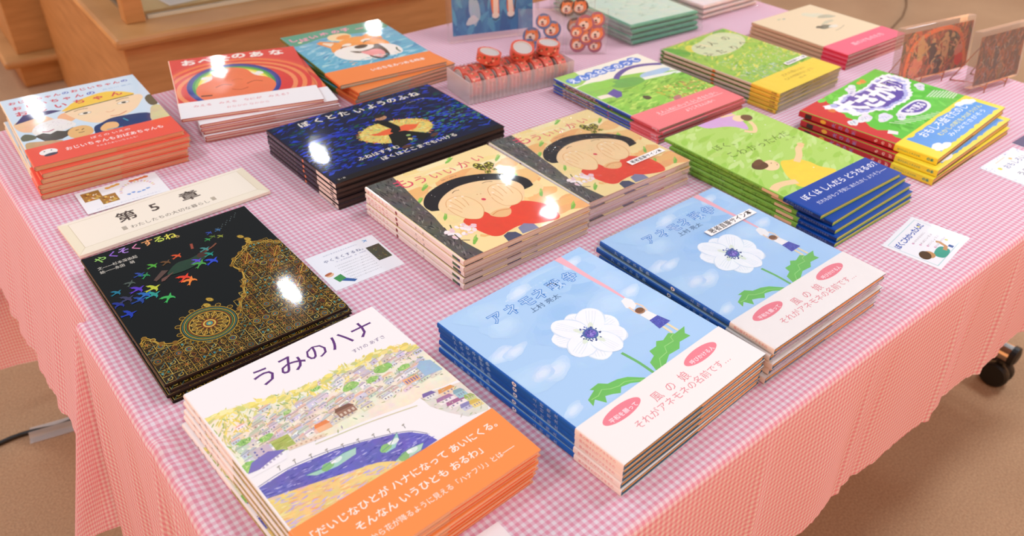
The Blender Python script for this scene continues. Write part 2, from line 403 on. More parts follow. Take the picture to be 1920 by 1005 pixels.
def u_shell(g, w, t, y0, y1, r, off, th, cf, cs, cb, ce, x_end=None):
    """outer and inner U-profiles swept from y0 to y1: front cf, spine cs, back cb, raw edges ce"""
    O = u_profile(w, t, r, off, x_end); I = [(p[0], t+off-th) if i == 0 else (p[0], -off+th) if i == len(O)-1 else None for i, p in enumerate(O)]
    ri = max(r - 0.0008, 0.0004)
    for i in range(1, 7):
        a = math.pi/2 + math.pi/2*(i-1)/5; I[i] = (-w/2 - off + th + ri + ri*math.cos(a), t + off - th - ri + ri*math.sin(a))
    for i in range(7, 13):
        a = math.pi + math.pi/2*(i-7)/5; I[i] = (-w/2 - off + th + ri + ri*math.cos(a), -off + th + ri + ri*math.sin(a))
    n = len(O)
    for i in range(n-1):
        a, b = O[i], O[i+1]; c = cf if i < 2 else cs if i < 11 else cb
        g.face([(a[0], y0, a[1]), (a[0], y1, a[1]), (b[0], y1, b[1]), (b[0], y0, b[1])], c)
        c2, d = I[i], I[i+1]
        g.face([(c2[0], y1, c2[1]), (c2[0], y0, c2[1]), (d[0], y0, d[1]), (d[0], y1, d[1])], ce)
        g.face([(a[0], y0, a[1]), (b[0], y0, b[1]), (d[0], y0, d[1]), (c2[0], y0, c2[1])], ce)
        g.face([(b[0], y1, b[1]), (a[0], y1, a[1]), (c2[0], y1, c2[1]), (d[0], y1, d[1])], ce)
    for i in (0, n-1):
        a, c2 = O[i], I[i]; g.face([(a[0], y0, a[1]), (c2[0], y0, c2[1]), (c2[0], y1, c2[1]), (a[0], y1, a[1])], ce)

R_SP = 0.0022
def front_canvas(g, w, h, t, y0=0.0, y1=1.0, lift=0.0, **kw):
    H = h*(y1-y0); yb = -h/2 + h*y0
    return Canvas(g, w, H, lambda x, y, z: (-w/2 + x, yb + y, t + lift + z), x0=(R_SP+0.0004)/w, **kw)
def spine_canvas(g, w, h, t, y0=0.0, y1=1.0, lift=0.0, **kw):
    """x runs down the spine from the head, y from the back cover (0) to the front (1)"""
    H = h*(y1-y0); yt = -h/2 + h*y1
    return Canvas(g, H, t, lambda x, y, z: (-w/2 - lift - z, yt - x, y), y0=0.14, y1=0.86, **kw)

BAND_LIFT = 0.00075
def make_book(sp):
    w, h, t = sp['w'], sp['h'], sp['t']
    root = empty('picture_book', (0, 0, 0))
    b = min(0.0016, t*0.17)
    g = Geo(); u_shell(g, w, t, -h/2, h/2, R_SP, 0.0, b, sp['front_col'], sp['spine_col'], sp['back_col'], sp.get('edge_col', '#8a7a68'))
    sp['front'](front_canvas(g, w, h, t))
    if sp.get('spine'): sp['spine'](spine_canvas(g, w, h, t))
    g.build('cover', sp['mat'], root)
    p = Geo(); ins = 0.0013
    p.box((0.0004, 0, t/2), (w - 2*ins, h - 2*ins, t - 2*b - 0.0001), sp.get('page_col', '#e8dcc8')); p.build('page_block', M_PAGES, root)
    if sp.get('band'):
        bd = sp['band']; y1 = bd['top']; g = Geo()
        u_shell(g, w, t, -h/2 - 0.0002, -h/2 + h*y1, R_SP, BAND_LIFT, 0.00022, bd['col'], bd.get('spine_col', bd['col']), bd['col'], bd['col'], w/2 + 0.0004)
        for zc in (t - b - 0.00035, b + 0.00035):
            g.box((w*0.255, -h/2 + h*y1/2 + 0.0002, zc), (w*0.46, h*y1 - 0.0004, 0.0007), bd.get('flap_col', bd['col']))
        if bd.get('front'): bd['front'](front_canvas(g, w, h, t, 0, y1, BAND_LIFT))
        if bd.get('spine'): bd['spine'](spine_canvas(g, w, h, t, 0, y1, BAND_LIFT))
        g.build('paper_band', sp.get('band_mat', sp['mat']), root)
    if sp.get('wrap'):
        g = Geo(); o = 0.0011; rnd = random.Random(3); W2, H2 = w/2 + o, h/2 + 0.003
        nx, ny = 14, 16
        def sheet(zf):
            base = len(g.v); 
            for j in range(ny+1):
                for i in range(nx+1):
                    x = -W2 + 2*W2*i/nx; y = -H2 + 2*H2*j/ny; g.v.append((x, y, zf(x, y, i, j)))
            for j in range(ny):
                for i in range(nx):
                    a = base + j*(nx+1)+i; g.f.append((a, a+1, a+nx+2, a+nx+1)); g.c.append((1, 1, 1, 0))
        top = t + (0.0013 if sp.get('band') else 0.0008)
        sheet(lambda x, y, i, j: top + (rnd.uniform(0, 0.0004) if 0 < i < nx else 0))
        n0 = len(g.v)
        for sx in (-1, 1):
            V = []
            for j in range(ny+1):
                y = -H2 + 2*H2*j/ny; V += [(sx*W2, y, -0.0002), (sx*(W2 + rnd.uniform(0.0001, 0.0006)), y, top*0.5), (sx*W2, y, top)]
            g.mesh(V, [(3*j+k, 3*j+k+1, 3*j+k+4, 3*j+k+3) for j in range(ny) for k in (0, 1)])
        for sy in (-1, 1):
            V = []
            for i in range(25):
                x = -W2 + 2*W2*i/24; wv = rnd.uniform(-0.0012, 0.0016)
                V += [(x, sy*H2, -0.0002), (x, sy*(H2 + wv), top*0.35), (x, sy*(H2 - wv), top*0.7), (x, sy*H2, top)]
            g.mesh(V, [(4*i+k, 4*i+k+1, 4*i+k+5, 4*i+k+4) for i in range(24) for k in (0, 1, 2)])
        g.build('clear_wrap', M_FILM, root, smooth=True)
        st = sp.get('sticker')
        if st:
            x, y, sw, sh, rot = st; g = Geo(); top += 0.0006
            g.box((0, 0, 0), (sw, sh, 0.0003), '#f4f0ec')
            cv = Canvas(g, sw, sh, lambda X, Y, z: (X - sw/2, Y - sh/2, 0.00016 + z)); cv.text('著者直筆サイン本', 0.05, 0.24, 0.95, 0.115, '#2a2626', 0.012)
            g.build('signed_copy_sticker', M_MATTE, root, loc=(-w/2 + x*w, -h/2 + y*h, top), rot=(0, 0, rot))['label'] = 'white signed copy sticker with black lettering'
    return root

ORD = ['topmost', 'second from top', 'third from top', 'fourth from top', 'fifth from top', 'sixth from top']
def stack(sp, place, n, desc, where, group, offs=None, seed=0, jit=0.0012):
    """n copies of one book lying on top of each other; offs = shift and turn of each below the top one"""
    u, v, rot = place; rnd = random.Random(seed)
    gap = 0.0008 + (BAND_LIFT if sp.get('band') else 0) + (0.0010 if sp.get('wrap') else 0)
    src = make_book(sp); c, s = math.cos(rot), math.sin(rot)
    for k in range(n):
        z = TT + (0.0026 if v < 0.93 else 0.0012) + (n-1-k)*(sp['t'] + gap)
        dx, dy, dr = (offs[k] if offs and k < len(offs) else (rnd.uniform(-jit, jit), rnd.uniform(-jit, jit), rnd.uniform(-0.004, 0.004)))
        if k == 0 and not offs: dx = dy = dr = 0
        loc = (u + c*dx - s*dy, v + s*dx + c*dy, z)
        if k == 0: o = src; o.location = loc; o.rotation_euler = (0, 0, rot + dr)
        else: o = dup(src, loc, (0, 0, rot + dr))
        pos = ORD[k] if k < n-1 else 'lowest'
        tag(o, f'{desc}, {pos} of its stack', 'book', group)
    return n*(sp['t'] + gap)

def book_t(top, n, band, wrap=False):
    return (top - 0.0012)/n - 0.0008 - (BAND_LIFT if band else 0) - (0.0010 if wrap else 0)

# ------------------------------------------------------------------ artwork of each title
U = random.Random
VERT = math.pi/2
def vspine(cv, body, x0, x1, size, col, bold=0.0):
    n = len(body)
    for i, ch in enumerate(body): cv.chars(ch, [(x0 + (x1-x0)*i/max(1, n-1), 0.5)], size, col, bold, VERT)

# --- harbour town
def pale(h, f=0.38):
    a, b = lin(h), lin('#f0e8dc'); return tuple(a[k]*(1-f) + b[k]*f for k in range(3)) + (0.4,)
def art_umi(c):
    hill = [(0.012, 0.845), (0.1, 0.838), (0.2, 0.818), (0.32, 0.79), (0.432, 0.768), (0.542, 0.764), (0.62, 0.772), (0.707, 0.766), (0.8, 0.765), (0.9, 0.742), (1, 0.70)]
    low = [(1, 0.44), (0.93, 0.445), (0.86, 0.46), (0.75, 0.448), (0.59, 0.476), (0.398, 0.50), (0.2, 0.538), (0.1, 0.57), (0.012, 0.535)]
    reg = spline(hill, 5) + low; c.poly(reg, '#efe6cf', 0.35); ins = inpoly(reg); r = U(4)
    c.dabs(420, (0, 0.66, 1, 0.84), (0.02, 0.06), (0.006, 0.014), ['#f3dc78', '#f0e0a0', '#e6cf63', '#dcd48a', '#f2e6b4', '#d6cc70'], (0.2, 2.2), 0.25, 3, ins)
    c.dabs(160, (0, 0.6, 0.45, 0.8), (0.015, 0.04), (0.004, 0.009), ['#b7c07a', '#9fb56c', '#d7cd8a', '#c6c69a', '#8fae74'], (0.6, 2.4), 0.3, 13, ins)
    walls = ['#f1eae2', '#e9dfd2', '#dccdb8', '#c9b79e', '#d9c4d0', '#c7c0da', '#b8cdd0', '#e6d3a8', '#bcd0b0', '#e2b8a0', '#cfcbd8', '#d8cdbb', '#f2efe9', '#b7b1cf']
    roofs = ['#a08aac', '#b7a3bd', '#8b93b8', '#c08f86', '#8fae8c', '#b99a70', '#7f8fa8', '#d58f5c', '#9a7a66', '#c7b48e', '#9cbcb8', '#b86f73', '#7cab6a', '#e08a48']
    for row in range(11):
        y = 0.715 - row*0.0185
        x = 0.0 + (row % 2)*0.02 + r.uniform(0, 0.02)
        while x < 0.99:
            yy = y - 0.052*x*(0.4 if row < 5 else 1) + 0.025 + r.uniform(-0.006, 0.006) - (0.02 if x < 0.2 else 0)
            w = r.uniform(0.03, 0.062); h = r.uniform(0.012, 0.022)
            if ins(x, yy) and ins(x+w, yy) and ins(x+w/2, yy+h*2.2) and r.random() < (0.8 if row > 2 else 0.45):
                sk = r.uniform(0.002, 0.008)
                c.poly([(x, yy), (x+w, yy+sk), (x+w, yy+h+sk), (x, yy+h)], pale(r.choice(walls), 0.25))
                rc = r.choice(roofs)
                c.poly([(x-0.004, yy+h), (x+w+0.004, yy+h+sk), (x+w*0.8, yy+h*1.55+sk), (x+w*0.15, yy+h*1.5)], pale(rc, 0.42))
                if r.random() < 0.6: c.stroke([(x-0.004, yy+h), (x+w+0.004, yy+h+sk)], 0.0022, '#8a7d88')
                nw = r.randint(1, 3)
                for i in range(nw):
                    wx = x + w*(i+0.7)/(nw+0.6); c.rect(wx-0.0035, yy+h*0.35, wx+0.0035, yy+h*0.72, r.choice(['#7f7a94', '#9aa3b8', '#a48a78', '#f6f2e6']))
            x += w*r.uniform(0.75, 1.1)
    c.dabs(130, (0, 0.5, 1, 0.7), (0.01, 0.03), (0.003, 0.007), ['#a9b07a', '#8fa968', '#c9b98a', '#b59fae', '#9aa88a'], (0, 3.1), 0.3, 8, ins)
    for bx, by, br in ((0.78, 0.665, 0.045), (0.6, 0.66, 0.04), (0.7, 0.64, 0.03), (0.08, 0.66, 0.03), (0.03, 0.55, 0.05), (0.86, 0.62, 0.03), (0.47, 0.73, 0.025), (0.55, 0.745, 0.02), (0.16, 0.63, 0.03), (0.3, 0.69, 0.018)):
        c.ell(bx, by, br, br*0.62, '#94c468', 0, 0.4, 18, 0.18)
        c.dabs(14, (bx-br, by-br*0.4, bx+br, by+br*0.4), (0.01, 0.025), (0.003, 0.006), ['#6fa552', '#a9cf7c', '#c4da8e'], (0, 3.1), 0.2, int(bx*100))
    ridge = spline(hill, 8)
    c.dabs(1, (0, 0, 0.01, 0.01), (0.001, 0.001), (0.001, 0.001), ['#efe6cf'])
    for i in range(130):
        x, y = r.choice(ridge); c.ell(min(0.98, max(0.02, x + r.uniform(-0.02, 0.02))), y - r.uniform(0.004, 0.03), r.uniform(0.012, 0.026), r.uniform(0.007, 0.014), r.choice(['#f3e07c', '#eedb8a', '#e2d06a', '#f4e8a6', '#d6cf7a', '#c9cc84']), r.uniform(-0.4, 0.4), 0.3, 12, 0.25)
    # brown and orange houses near the shore
    c.poly([(0.46, 0.548), (0.545, 0.545), (0.545, 0.575), (0.46, 0.58)], '#9c7464', 0.3); c.poly([(0.455, 0.58), (0.55, 0.574), (0.535, 0.592), (0.47, 0.596)], '#7d5848', 0.3)
    for i in range(4): c.rect(0.468+0.02*i, 0.553, 0.478+0.02*i, 0.566, '#d9c4b0')
    c.poly([(0.345, 0.535), (0.41, 0.532), (0.41, 0.556), (0.345, 0.56)], '#efb58a', 0.25); c.poly([(0.34, 0.56), (0.415, 0.556), (0.405, 0.575), (0.352, 0.577)], '#e58a50', 0.25)
    c.poly([(0.8, 0.535), (0.875, 0.53), (0.875, 0.56), (0.8, 0.566)], '#edb47c', 0.25)
    for i in range(5): c.rect(0.806+0.014*i, 0.538, 0.814+0.014*i, 0.556, '#8a78a0')
    c.poly([(0.9, 0.53), (0.99, 0.52), (0.985, 0.59), (0.94, 0.61), (0.905, 0.59)], '#9fb8d4', 0.4)
    c.poly([(0.16, 0.54), (0.24, 0.535), (0.24, 0.60), (0.16, 0.605)], '#a9b85c', 0.3); c.dabs(20, (0.165, 0.54, 0.235, 0.6), (0.02, 0.05), (0.002, 0.004), ['#7f9440', '#cfd68a'], (-0.05, 0.1), 0.1, 5)
    c.poly([(0.07, 0.555), (0.15, 0.55), (0.15, 0.605), (0.07, 0.61)], '#c9b9c0', 0.35)
    for i in range(6): c.rect(0.082+0.03*(i % 2), 0.562+0.014*(i//2), 0.09+0.03*(i % 2), 0.57+0.014*(i//2), '#6a66a8')
    c.poly([(0.2, 0.53), (0.36, 0.508), (0.36, 0.525), (0.2, 0.548)], '#e8d2b4', 0.3)
    for i in range(7): c.rect(0.21+0.021*i, 0.534-0.003*i, 0.219+0.021*i, 0.541-0.003*i, '#c9a58a')
    # long lilac roofed shed
    c.poly([(0.015, 0.505), (0.17, 0.505), (0.192, 0.54), (0.06, 0.525)], '#f2eff0', 0.1)
    c.poly([(0.013, 0.527), (0.05, 0.562), (0.13, 0.572), (0.192, 0.543), (0.12, 0.533), (0.06, 0.52)], '#7b72b8', 0.3)
    for i in range(6): c.rect(0.07+0.018*i, 0.515+0.003*i, 0.08+0.018*i, 0.524+0.003*i, '#b8aec4')
    # far quay on the right
    q = [(0.80, 0.452), (0.87, 0.452), (1, 0.425), (1, 0.27), (0.985, 0.253), (0.89, 0.272), (0.84, 0.33), (0.80, 0.395)]
    c.poly(q, '#ded8cc', 0.35); iq = inpoly(q)
    for x, y, w, h, wc, rc in ((0.81, 0.425, 0.06, 0.02, '#e8e2da', '#7a68a4'), (0.88, 0.405, 0.08, 0.02, '#e9d0b0', '#dc9a5a'), (0.84, 0.375, 0.08, 0.018, '#efe6e2', '#a87aa0'), (0.86, 0.338, 0.09, 0.018, '#f0e2de', '#a66a90'),
                               (0.93, 0.36, 0.05, 0.03, '#9cc4c8', '#86aab4'), (0.9, 0.30, 0.07, 0.018, '#c4c0d6', '#8a86b4'), (0.945, 0.29, 0.05, 0.022, '#e8d08a', '#d4b65a'), (0.95, 0.33, 0.045, 0.016, '#c8d08a', '#9cb060')):
        c.poly([(x, y), (x+w, y-0.006), (x+w, y+h-0.006), (x, y+h)], wc, 0.2); c.poly([(x-0.004, y+h), (x+w+0.004, y+h-0.006), (x+w-0.006, y+h+0.012), (x+0.008, y+h+0.018)], rc, 0.2)
        for i in range(3): c.rect(x+w*(0.2+0.25*i), y+h*0.3, x+w*(0.3+0.25*i), y+h*0.7, '#8d88a0')
    c.dabs(40, (0.8, 0.25, 1, 0.45), (0.01, 0.03), (0.003, 0.006), ['#b9b79a', '#a8b88a', '#c9c2b0'], (0, 3.1), 0.3, 9, iq)
    # sea, boats, sand
    sea = [(0.012, 0.455), (0.157, 0.462), (0.25, 0.45), (0.349, 0.437), (0.45, 0.412), (0.521, 0.390), (0.58, 0.372), (0.64, 0.345), (0.69, 0.3), (0.705, 0.255), (0.6, 0.25), (0.3, 0.25), (0.012, 0.25)]
    c.poly(sea, '#6a66b8', 0.5); isea = inpoly(sea)
    c.dabs(420, (0.01, 0.27, 0.7, 0.46), (0.012, 0.035), (0.003, 0.007), ['#5451a6', '#7c78c8', '#9d98da', '#4a4a9c', '#b9b2e0', '#8f86cc'], (-0.35, 0.25), 0.2, 6, isea)
    sand = [(0.012, 0.40), (0.08, 0.385), (0.185, 0.362), (0.3, 0.335), (0.4, 0.312), (0.448, 0.30), (0.5, 0.272), (0.53, 0.25), (0.012, 0.25)]
    c.poly(spline(sand, 4), '#efcd84', 0.45); isd = inpoly(sand)
    c.dabs(360, (0.01, 0.25, 0.53, 0.40), (0.02, 0.05), (0.004, 0.009), ['#f1c874', '#e8b88a', '#d9b0c8', '#f3dca0', '#b8a8d8', '#e9d27a', '#f0b070', '#c9b8dc'], (-0.5, 0.3), 0.25, 7, isd)
    for P, cc in (([(0.185, 0.405), (0.25, 0.395), (0.36, 0.408), (0.42, 0.402), (0.40, 0.378), (0.31, 0.372), (0.22, 0.382)], '#a9cfbf'), ([(0.49, 0.332), (0.54, 0.34), (0.60, 0.372), (0.585, 0.345), (0.545, 0.318), (0.5, 0.318)], '#9cc8c4'), ([(0.5, 0.27), (0.58, 0.285), (0.65, 0.275), (0.62, 0.255), (0.53, 0.252)], '#b7d2bc')):
        c.poly(P, cc, 0.4); x, y = sum(p[0] for p in P)/len(P), sum(p[1] for p in P)/len(P)
        c.ell(x-0.03, y, 0.028, 0.02, '#8fbf7a', 0.2, 0.4, 14, 0.2); c.ell(x+0.02, y+0.005, 0.022, 0.013, '#dfe9e2', 0.2, 0.2); c.rect(x-0.01, y, x+0.012, y+0.014, '#f4f2ee')
        c.stroke(P[:4], 0.003, '#5f8f8c')
    for i in range(9):
        x = 0.12 + i*0.065; y = 0.475 - 0.11*max(0, x-0.15)/0.5; c.stroke([(x, y), (x+0.004, y+0.014)], 0.003, '#6a625c'); c.ell(x+0.004, y+0.018, 0.008, 0.004, '#a8a096', 0.3)
    c.stroke(spline([(0.012, 0.46), (0.157, 0.467), (0.349, 0.442), (0.521, 0.395), (0.64, 0.35), (0.695, 0.30)], 5), 0.004, '#8f8aa8')
    c.stroke(spline([(0.3, 0.50), (0.5, 0.475), (0.62, 0.455), (0.76, 0.428)], 5), 0.006, '#cfc9a4', 0.3)
    for i, (ch, x, y, s_) in enumerate((('う', 0.335, 0.905, 0.14), ('み', 0.47, 0.905, 0.145), ('の', 0.602, 0.904, 0.125), ('ハ', 0.73, 0.904, 0.135), ('ナ', 0.865, 0.904, 0.135))):
        c.chars(ch, [(x, y)], s_, '#5b2a74', 0.004)
    c.text('すけの あずさ', 0.735, 0.805, 0.915, 0.030, '#6a4a80')
def band_umi(c):
    c.text('「だいじなひとが ハナになって あいにくる。', 0.055, 0.70, 0.955, 0.047, '#fbeee2', 0.012)
    c.text('そんなん いうひとも おるわ」', 0.20, 0.46, 0.81, 0.047, '#fbeee2', 0.012)
    c.text('10月に夕日から花が降るように見える「ハナフリ」とは――', 0.06, 0.24, 0.93, 0.034, '#fbeee2')
def spine_umi(c):
    vspine(c, 'うみのハナ', 0.09, 0.27, 0.022, '#4b2a64')
    c.rect(0.38, 0.12, 1, 0.88, '#b7a468', 0.6); c.dabs(60, (0.38, 0.15, 1, 0.85), (0.01, 0.02), (0.002, 0.005), ['#6d7a44', '#8f9a5c', '#c9b070', '#5f5a3c', '#d8c890'], (0, 6), 0.3, 2)

# --- promise: birds and golden lace on black
GOLD = ['#c9a23a', '#b98c2c', '#d8b958', '#a87828', '#8f6a24']
def bird(c, x, y, s, rot, col):
    P = [(0.95, 0.10), (0.72, 0.20), (0.5, 0.16), (0.30, 0.20), (0.22, 0.55), (0.02, 0.88), (-0.45, 1.12), (-0.36, 0.85), (-0.42, 0.72), (-0.22, 0.52), (-0.2, 0.2), (-0.62, 0.12), (-1.15, 0.26), (-0.95, 0.06), (-1.2, -0.12), (-0.55, -0.08), (-0.1, -0.16), (-0.02, -0.5), (-0.18, -0.82), (0.14, -0.66), (0.3, -0.4), (0.34, -0.16), (0.62, -0.02)]
    k = c.W/c.H; a, b = math.cos(rot), math.sin(rot)
    c.poly([(x + s*(a*p[0]-b*p[1]), y + s*(b*p[0]+a*p[1])*k) for p in P], col, 0.45)
def lace(c, ins, seed, box):
    r = U(seed); teal = ['#2f6a60', '#3d7f88', '#52908a']; rust = ['#8a4420', '#a55a2a', '#6f3418']
    n = 0.052; k = c.W/c.H
    i = 0
    y = box[1]
    while y < box[3]:
        x = box[0]; j = 0
        while x < box[2]:
            cx, cy = x + n/2, y + n*k/2
            if ins(cx, cy):
                t = (i*3 + j*5 + r.randint(0, 2)) % 5
                c.stroke([(x, y), (x+n, y), (x+n, y+n*k), (x, y+n*k), (x, y)], 0.0028, r.choice(GOLD))
                if t == 0:
                    for a in range(8): c.stroke([(cx, cy), (cx + 0.022*math.cos(a*math.pi/4), cy + 0.022*math.sin(a*math.pi/4)*k)], 0.0026, r.choice(GOLD))
                    c.ell(cx, cy, 0.006, 0.006, r.choice(rust))
                elif t == 1:
                    c.ell(cx, cy, 0.02, 0.02, '#3a1c10'); c.ring(cx, cy, 0.019, 0.003, r.choice(GOLD), 16); c.ring(cx, cy, 0.011, 0.003, r.choice(teal), 14); c.ell(cx, cy, 0.006, 0.006, r.choice(rust))
                elif t == 2:
                    sp = [(cx + 0.0026*q*math.cos(q*0.9)*0.9, cy + 0.0026*q*math.sin(q*0.9)*k*0.9) for q in range(9)]; c.stroke(sp, 0.0034, r.choice(GOLD))
                    c.stroke([(x, y), (x+n, y+n*k)], 0.002, r.choice(teal))
                elif t == 3:
                    for q in range(5): c.stroke(spline([(cx, cy-0.02*k), (cx + (q-2)*0.009, cy), (cx, cy+0.022*k)], 4), 0.0024, r.choice(rust + GOLD))
                else:
                    c.stroke([(x, y), (cx, cy), (x+n, y)], 0.0026, r.choice(GOLD)); c.stroke([(x, y+n*k), (cx, cy), (x+n, y+n*k)], 0.0026, r.choice(GOLD))
                    for q in (-1, 1): c.ell(cx + q*0.014, cy, 0.006, 0.008, r.choice(teal))
            x += n; j += 1
        y += n*k; i += 1
def art_yaku(c):
    base = '#14110a'
    sk = [(0.012, 0.27), (0.045, 0.30), (0.075, 0.27), (0.1, 0.23), (0.158, 0.205), (0.22, 0.215), (0.3, 0.2), (0.44, 0.2), (0.53, 0.255), (0.565, 0.31), (0.6, 0.33), (0.63, 0.39), (0.66, 0.43), (0.685, 0.5), (0.665, 0.56), (0.70, 0.6), (0.755, 0.63), (0.8, 0.66), (0.84, 0.685), (0.9, 0.665), (0.95, 0.64), (1, 0.60)]
    reg = spline(sk, 3) + [(1, 0), (0.012, 0)]
    c.poly(reg, '#2b210c', 0.6); ins = inpoly(reg)
    lace(c, ins, 5, (0.012, 0.0, 1.0, 0.68))
    c.dabs(500, (0.012, 0.0, 1, 0.68), (0.012, 0.035), (0.0018, 0.0032), GOLD + ['#3d7f78', '#7a3a1a', '#5d7a34'], (0, 6.28), 0.3, 12, ins, 1.6)
    c.stroke(spline(sk, 4), 0.007, '#b78f34'); c.stroke([(p[0], p[1]-0.014) for p in spline(sk, 4)], 0.003, '#d6b450')
    for i in range(len(sk)-1):
        x, y = sk[i]; c.ell(x, y, 0.012, 0.012, r'#7d5a1c', 0, 0.4); c.ring(x, y, 0.013, 0.003, GOLD[i % 5], 14)
    for x, y, a in ((0.76, 0.57, 0.9), (0.86, 0.46, 0.7), (0.93, 0.55, 0.8), (0.9, 0.28, 0.8), (0.97, 0.36, 0.8)):
        for q in range(5):
            d = (q-2)*0.013; c.stroke(spline([(x-0.05*math.cos(a), y-0.05*math.sin(a)), (x + d*math.sin(a), y - d*math.cos(a)), (x+0.05*math.cos(a), y+0.05*math.sin(a))], 5), 0.004, ['#8a4a22', '#a8672c', '#c99a3c', '#7a3a1c', '#b8842c'][q])
    # medallion
    x, y = 0.355, 0.237; k = c.W/c.H
    c.ell(x, y, 0.148, 0.148, '#2a220e', 0, 0.3, 40)
    for r_, w_, cc in ((0.145, 0.006, '#a8862c'), (0.134, 0.004, '#3d7a72'), (0.126, 0.004, '#c9a23a'), (0.117, 0.004, '#4d8a54'), (0.109, 0.004, '#8a4a20'), (0.101, 0.005, '#c9a23a')): c.ring(x, y, r_, w_, cc, 40)
    for i in range(14):
        a = 2*math.pi*i/14
        c.ell(x + 0.07*math.cos(a), y + 0.07*math.sin(a)*k, 0.03, 0.013, '#6b4a18', a, 0.3); c.ring(x + 0.078*math.cos(a), y + 0.078*math.sin(a)*k, 0.014, 0.003, '#d6b450', 12)
        c.stroke([(x + 0.03*math.cos(a), y + 0.03*math.sin(a)*k), (x + 0.1*math.cos(a), y + 0.1*math.sin(a)*k)], 0.004, '#c9a23a')
        c.ell(x + 0.155*math.cos(a), y + 0.155*math.sin(a)*k, 0.012, 0.016, '#3a2c10', a); c.ring(x + 0.157*math.cos(a), y + 0.157*math.sin(a)*k, 0.014, 0.0035, '#b08a30', 12)
    for r_, cc in ((0.042, '#7a3a1c'), (0.033, '#d6b450'), (0.025, '#8a4a20'), (0.017, '#3f9088'), (0.008, '#c9b45a')): c.ell(x, y, r_, r_, cc, 0, 0.2, 22)
    for px, py in ((0.436, 0.385), (0.405, 0.355), (0.83, 0.755), (0.852, 0.715), (0.845, 0.69)):
        c.ell(px, py, 0.014, 0.024, '#a8862c', 0.5, 0.3); c.ring(px, py, 0.012, 0.003, '#d6b450', 12)
    # the flying girl
    c.poly(spline([(0.34, 0.66), (0.42, 0.72), (0.5, 0.72), (0.59, 0.735), (0.6, 0.70), (0.52, 0.66), (0.42, 0.645)], 4, True), '#27402f', 0.4)
    c.poly([(0.36, 0.69), (0.3, 0.655), (0.27, 0.64), (0.26, 0.655), (0.33, 0.705)], '#5b463c', 0.3); c.poly([(0.38, 0.665), (0.31, 0.625), (0.29, 0.625), (0.3, 0.645)], '#6a4a40', 0.3)
    c.stroke(spline([(0.55, 0.72), (0.6, 0.735), (0.65, 0.75), (0.685, 0.768)], 4), 0.012, '#7d4c38'); c.stroke([(0.552, 0.79), (0.566, 0.833)], 0.015, '#9a4a38')
    c.ell(0.575, 0.72, 0.035, 0.026, '#4a2e26', 0.4, 0.3)
    B = [(0.455, 0.775, '#d9572c', .5), (0.41, 0.596, '#e0442c', .7), (0.425, 0.562, '#e8843c', 1.0), (0.309, 0.764, '#54a83c', .3), (0.382, 0.753, '#6a4a2c', .6), (0.236, 0.60, '#b9c43c', .2), (0.243, 0.711, '#2f8a54', .8), (0.22, 0.73, '#2f4a9a', .2), (0.153, 0.694, '#4a5a52', .9), (0.064, 0.66, '#237a8c', .4), (0.165, 0.631, '#5a3ab8', .3), (0.14, 0.552, '#24458f', .1), (0.272, 0.5, '#3fae54', .9), (0.215, 0.555, '#2f9a8a', .2), (0.18, 0.575, '#2a6ab0', .4), (0.054, 0.486, '#1f3cae', .0), (0.039, 0.574, '#232f8a', .5), (0.09, 0.59, '#3a3a5a', .3), (0.526, 0.683, '#5a44c0', .3), (0.53, 0.655, '#4a9a4a', .8), (0.598, 0.643, '#2f4ac0', .5), (0.61, 0.70, '#238a7a', .3), (0.61, 0.75, '#4a8a8a', .3), (0.664, 0.82, '#3a9a4a', .2), (0.70, 0.83, '#5a7a2c', .5), (0.739, 0.812, '#9aa43c', .3), (0.70, 0.87, '#2f4aa0', .6), (0.755, 0.87, '#3a6aa0', .2)]
    for i, (bx, by, cc, a) in enumerate(B): bird(c, bx, by, 0.045 if by < 0.66 else 0.034 if by < 0.79 else 0.022, a, cc)
    for i in range(14): c.ell(0.75 + i*0.013, 0.87 + i*0.0065 + 0.01*math.sin(i*2.1), 0.003, 0.003, '#6a7a78')
    cols = ['#9ad06a', '#9a6ad8', '#b48ae0', '#e08ab0', '#f0a86a', '#c8dc5a', '#e8e05a', '#c0a060']
    for i, (ch, p) in enumerate(zip('やくそくするね。', [(0.094, 0.949), (0.167, 0.957), (0.227, 0.96), (0.297, 0.957), (0.367, 0.96), (0.434, 0.957), (0.500, 0.953), (0.555, 0.945)])): c.chars(ch, [p], 0.075, cols[i], 0.012)
    c.text('文――杉本深由起', 0.05, 0.872, 0.27, 0.034, '#cfcabc', 0.006); c.text('絵――永田　萌', 0.05, 0.838, 0.24, 0.034, '#cfcabc', 0.006)
def spine_yaku(c):
    vspine(c, 'やくそくするね。', 0.12, 0.45, 0.014, '#8a7a4a'); c.dabs(50, (0.6, 0.2, 1, 0.8), (0.004, 0.01), (0.001, 0.002), GOLD, (0, 6), 0.3, 2)

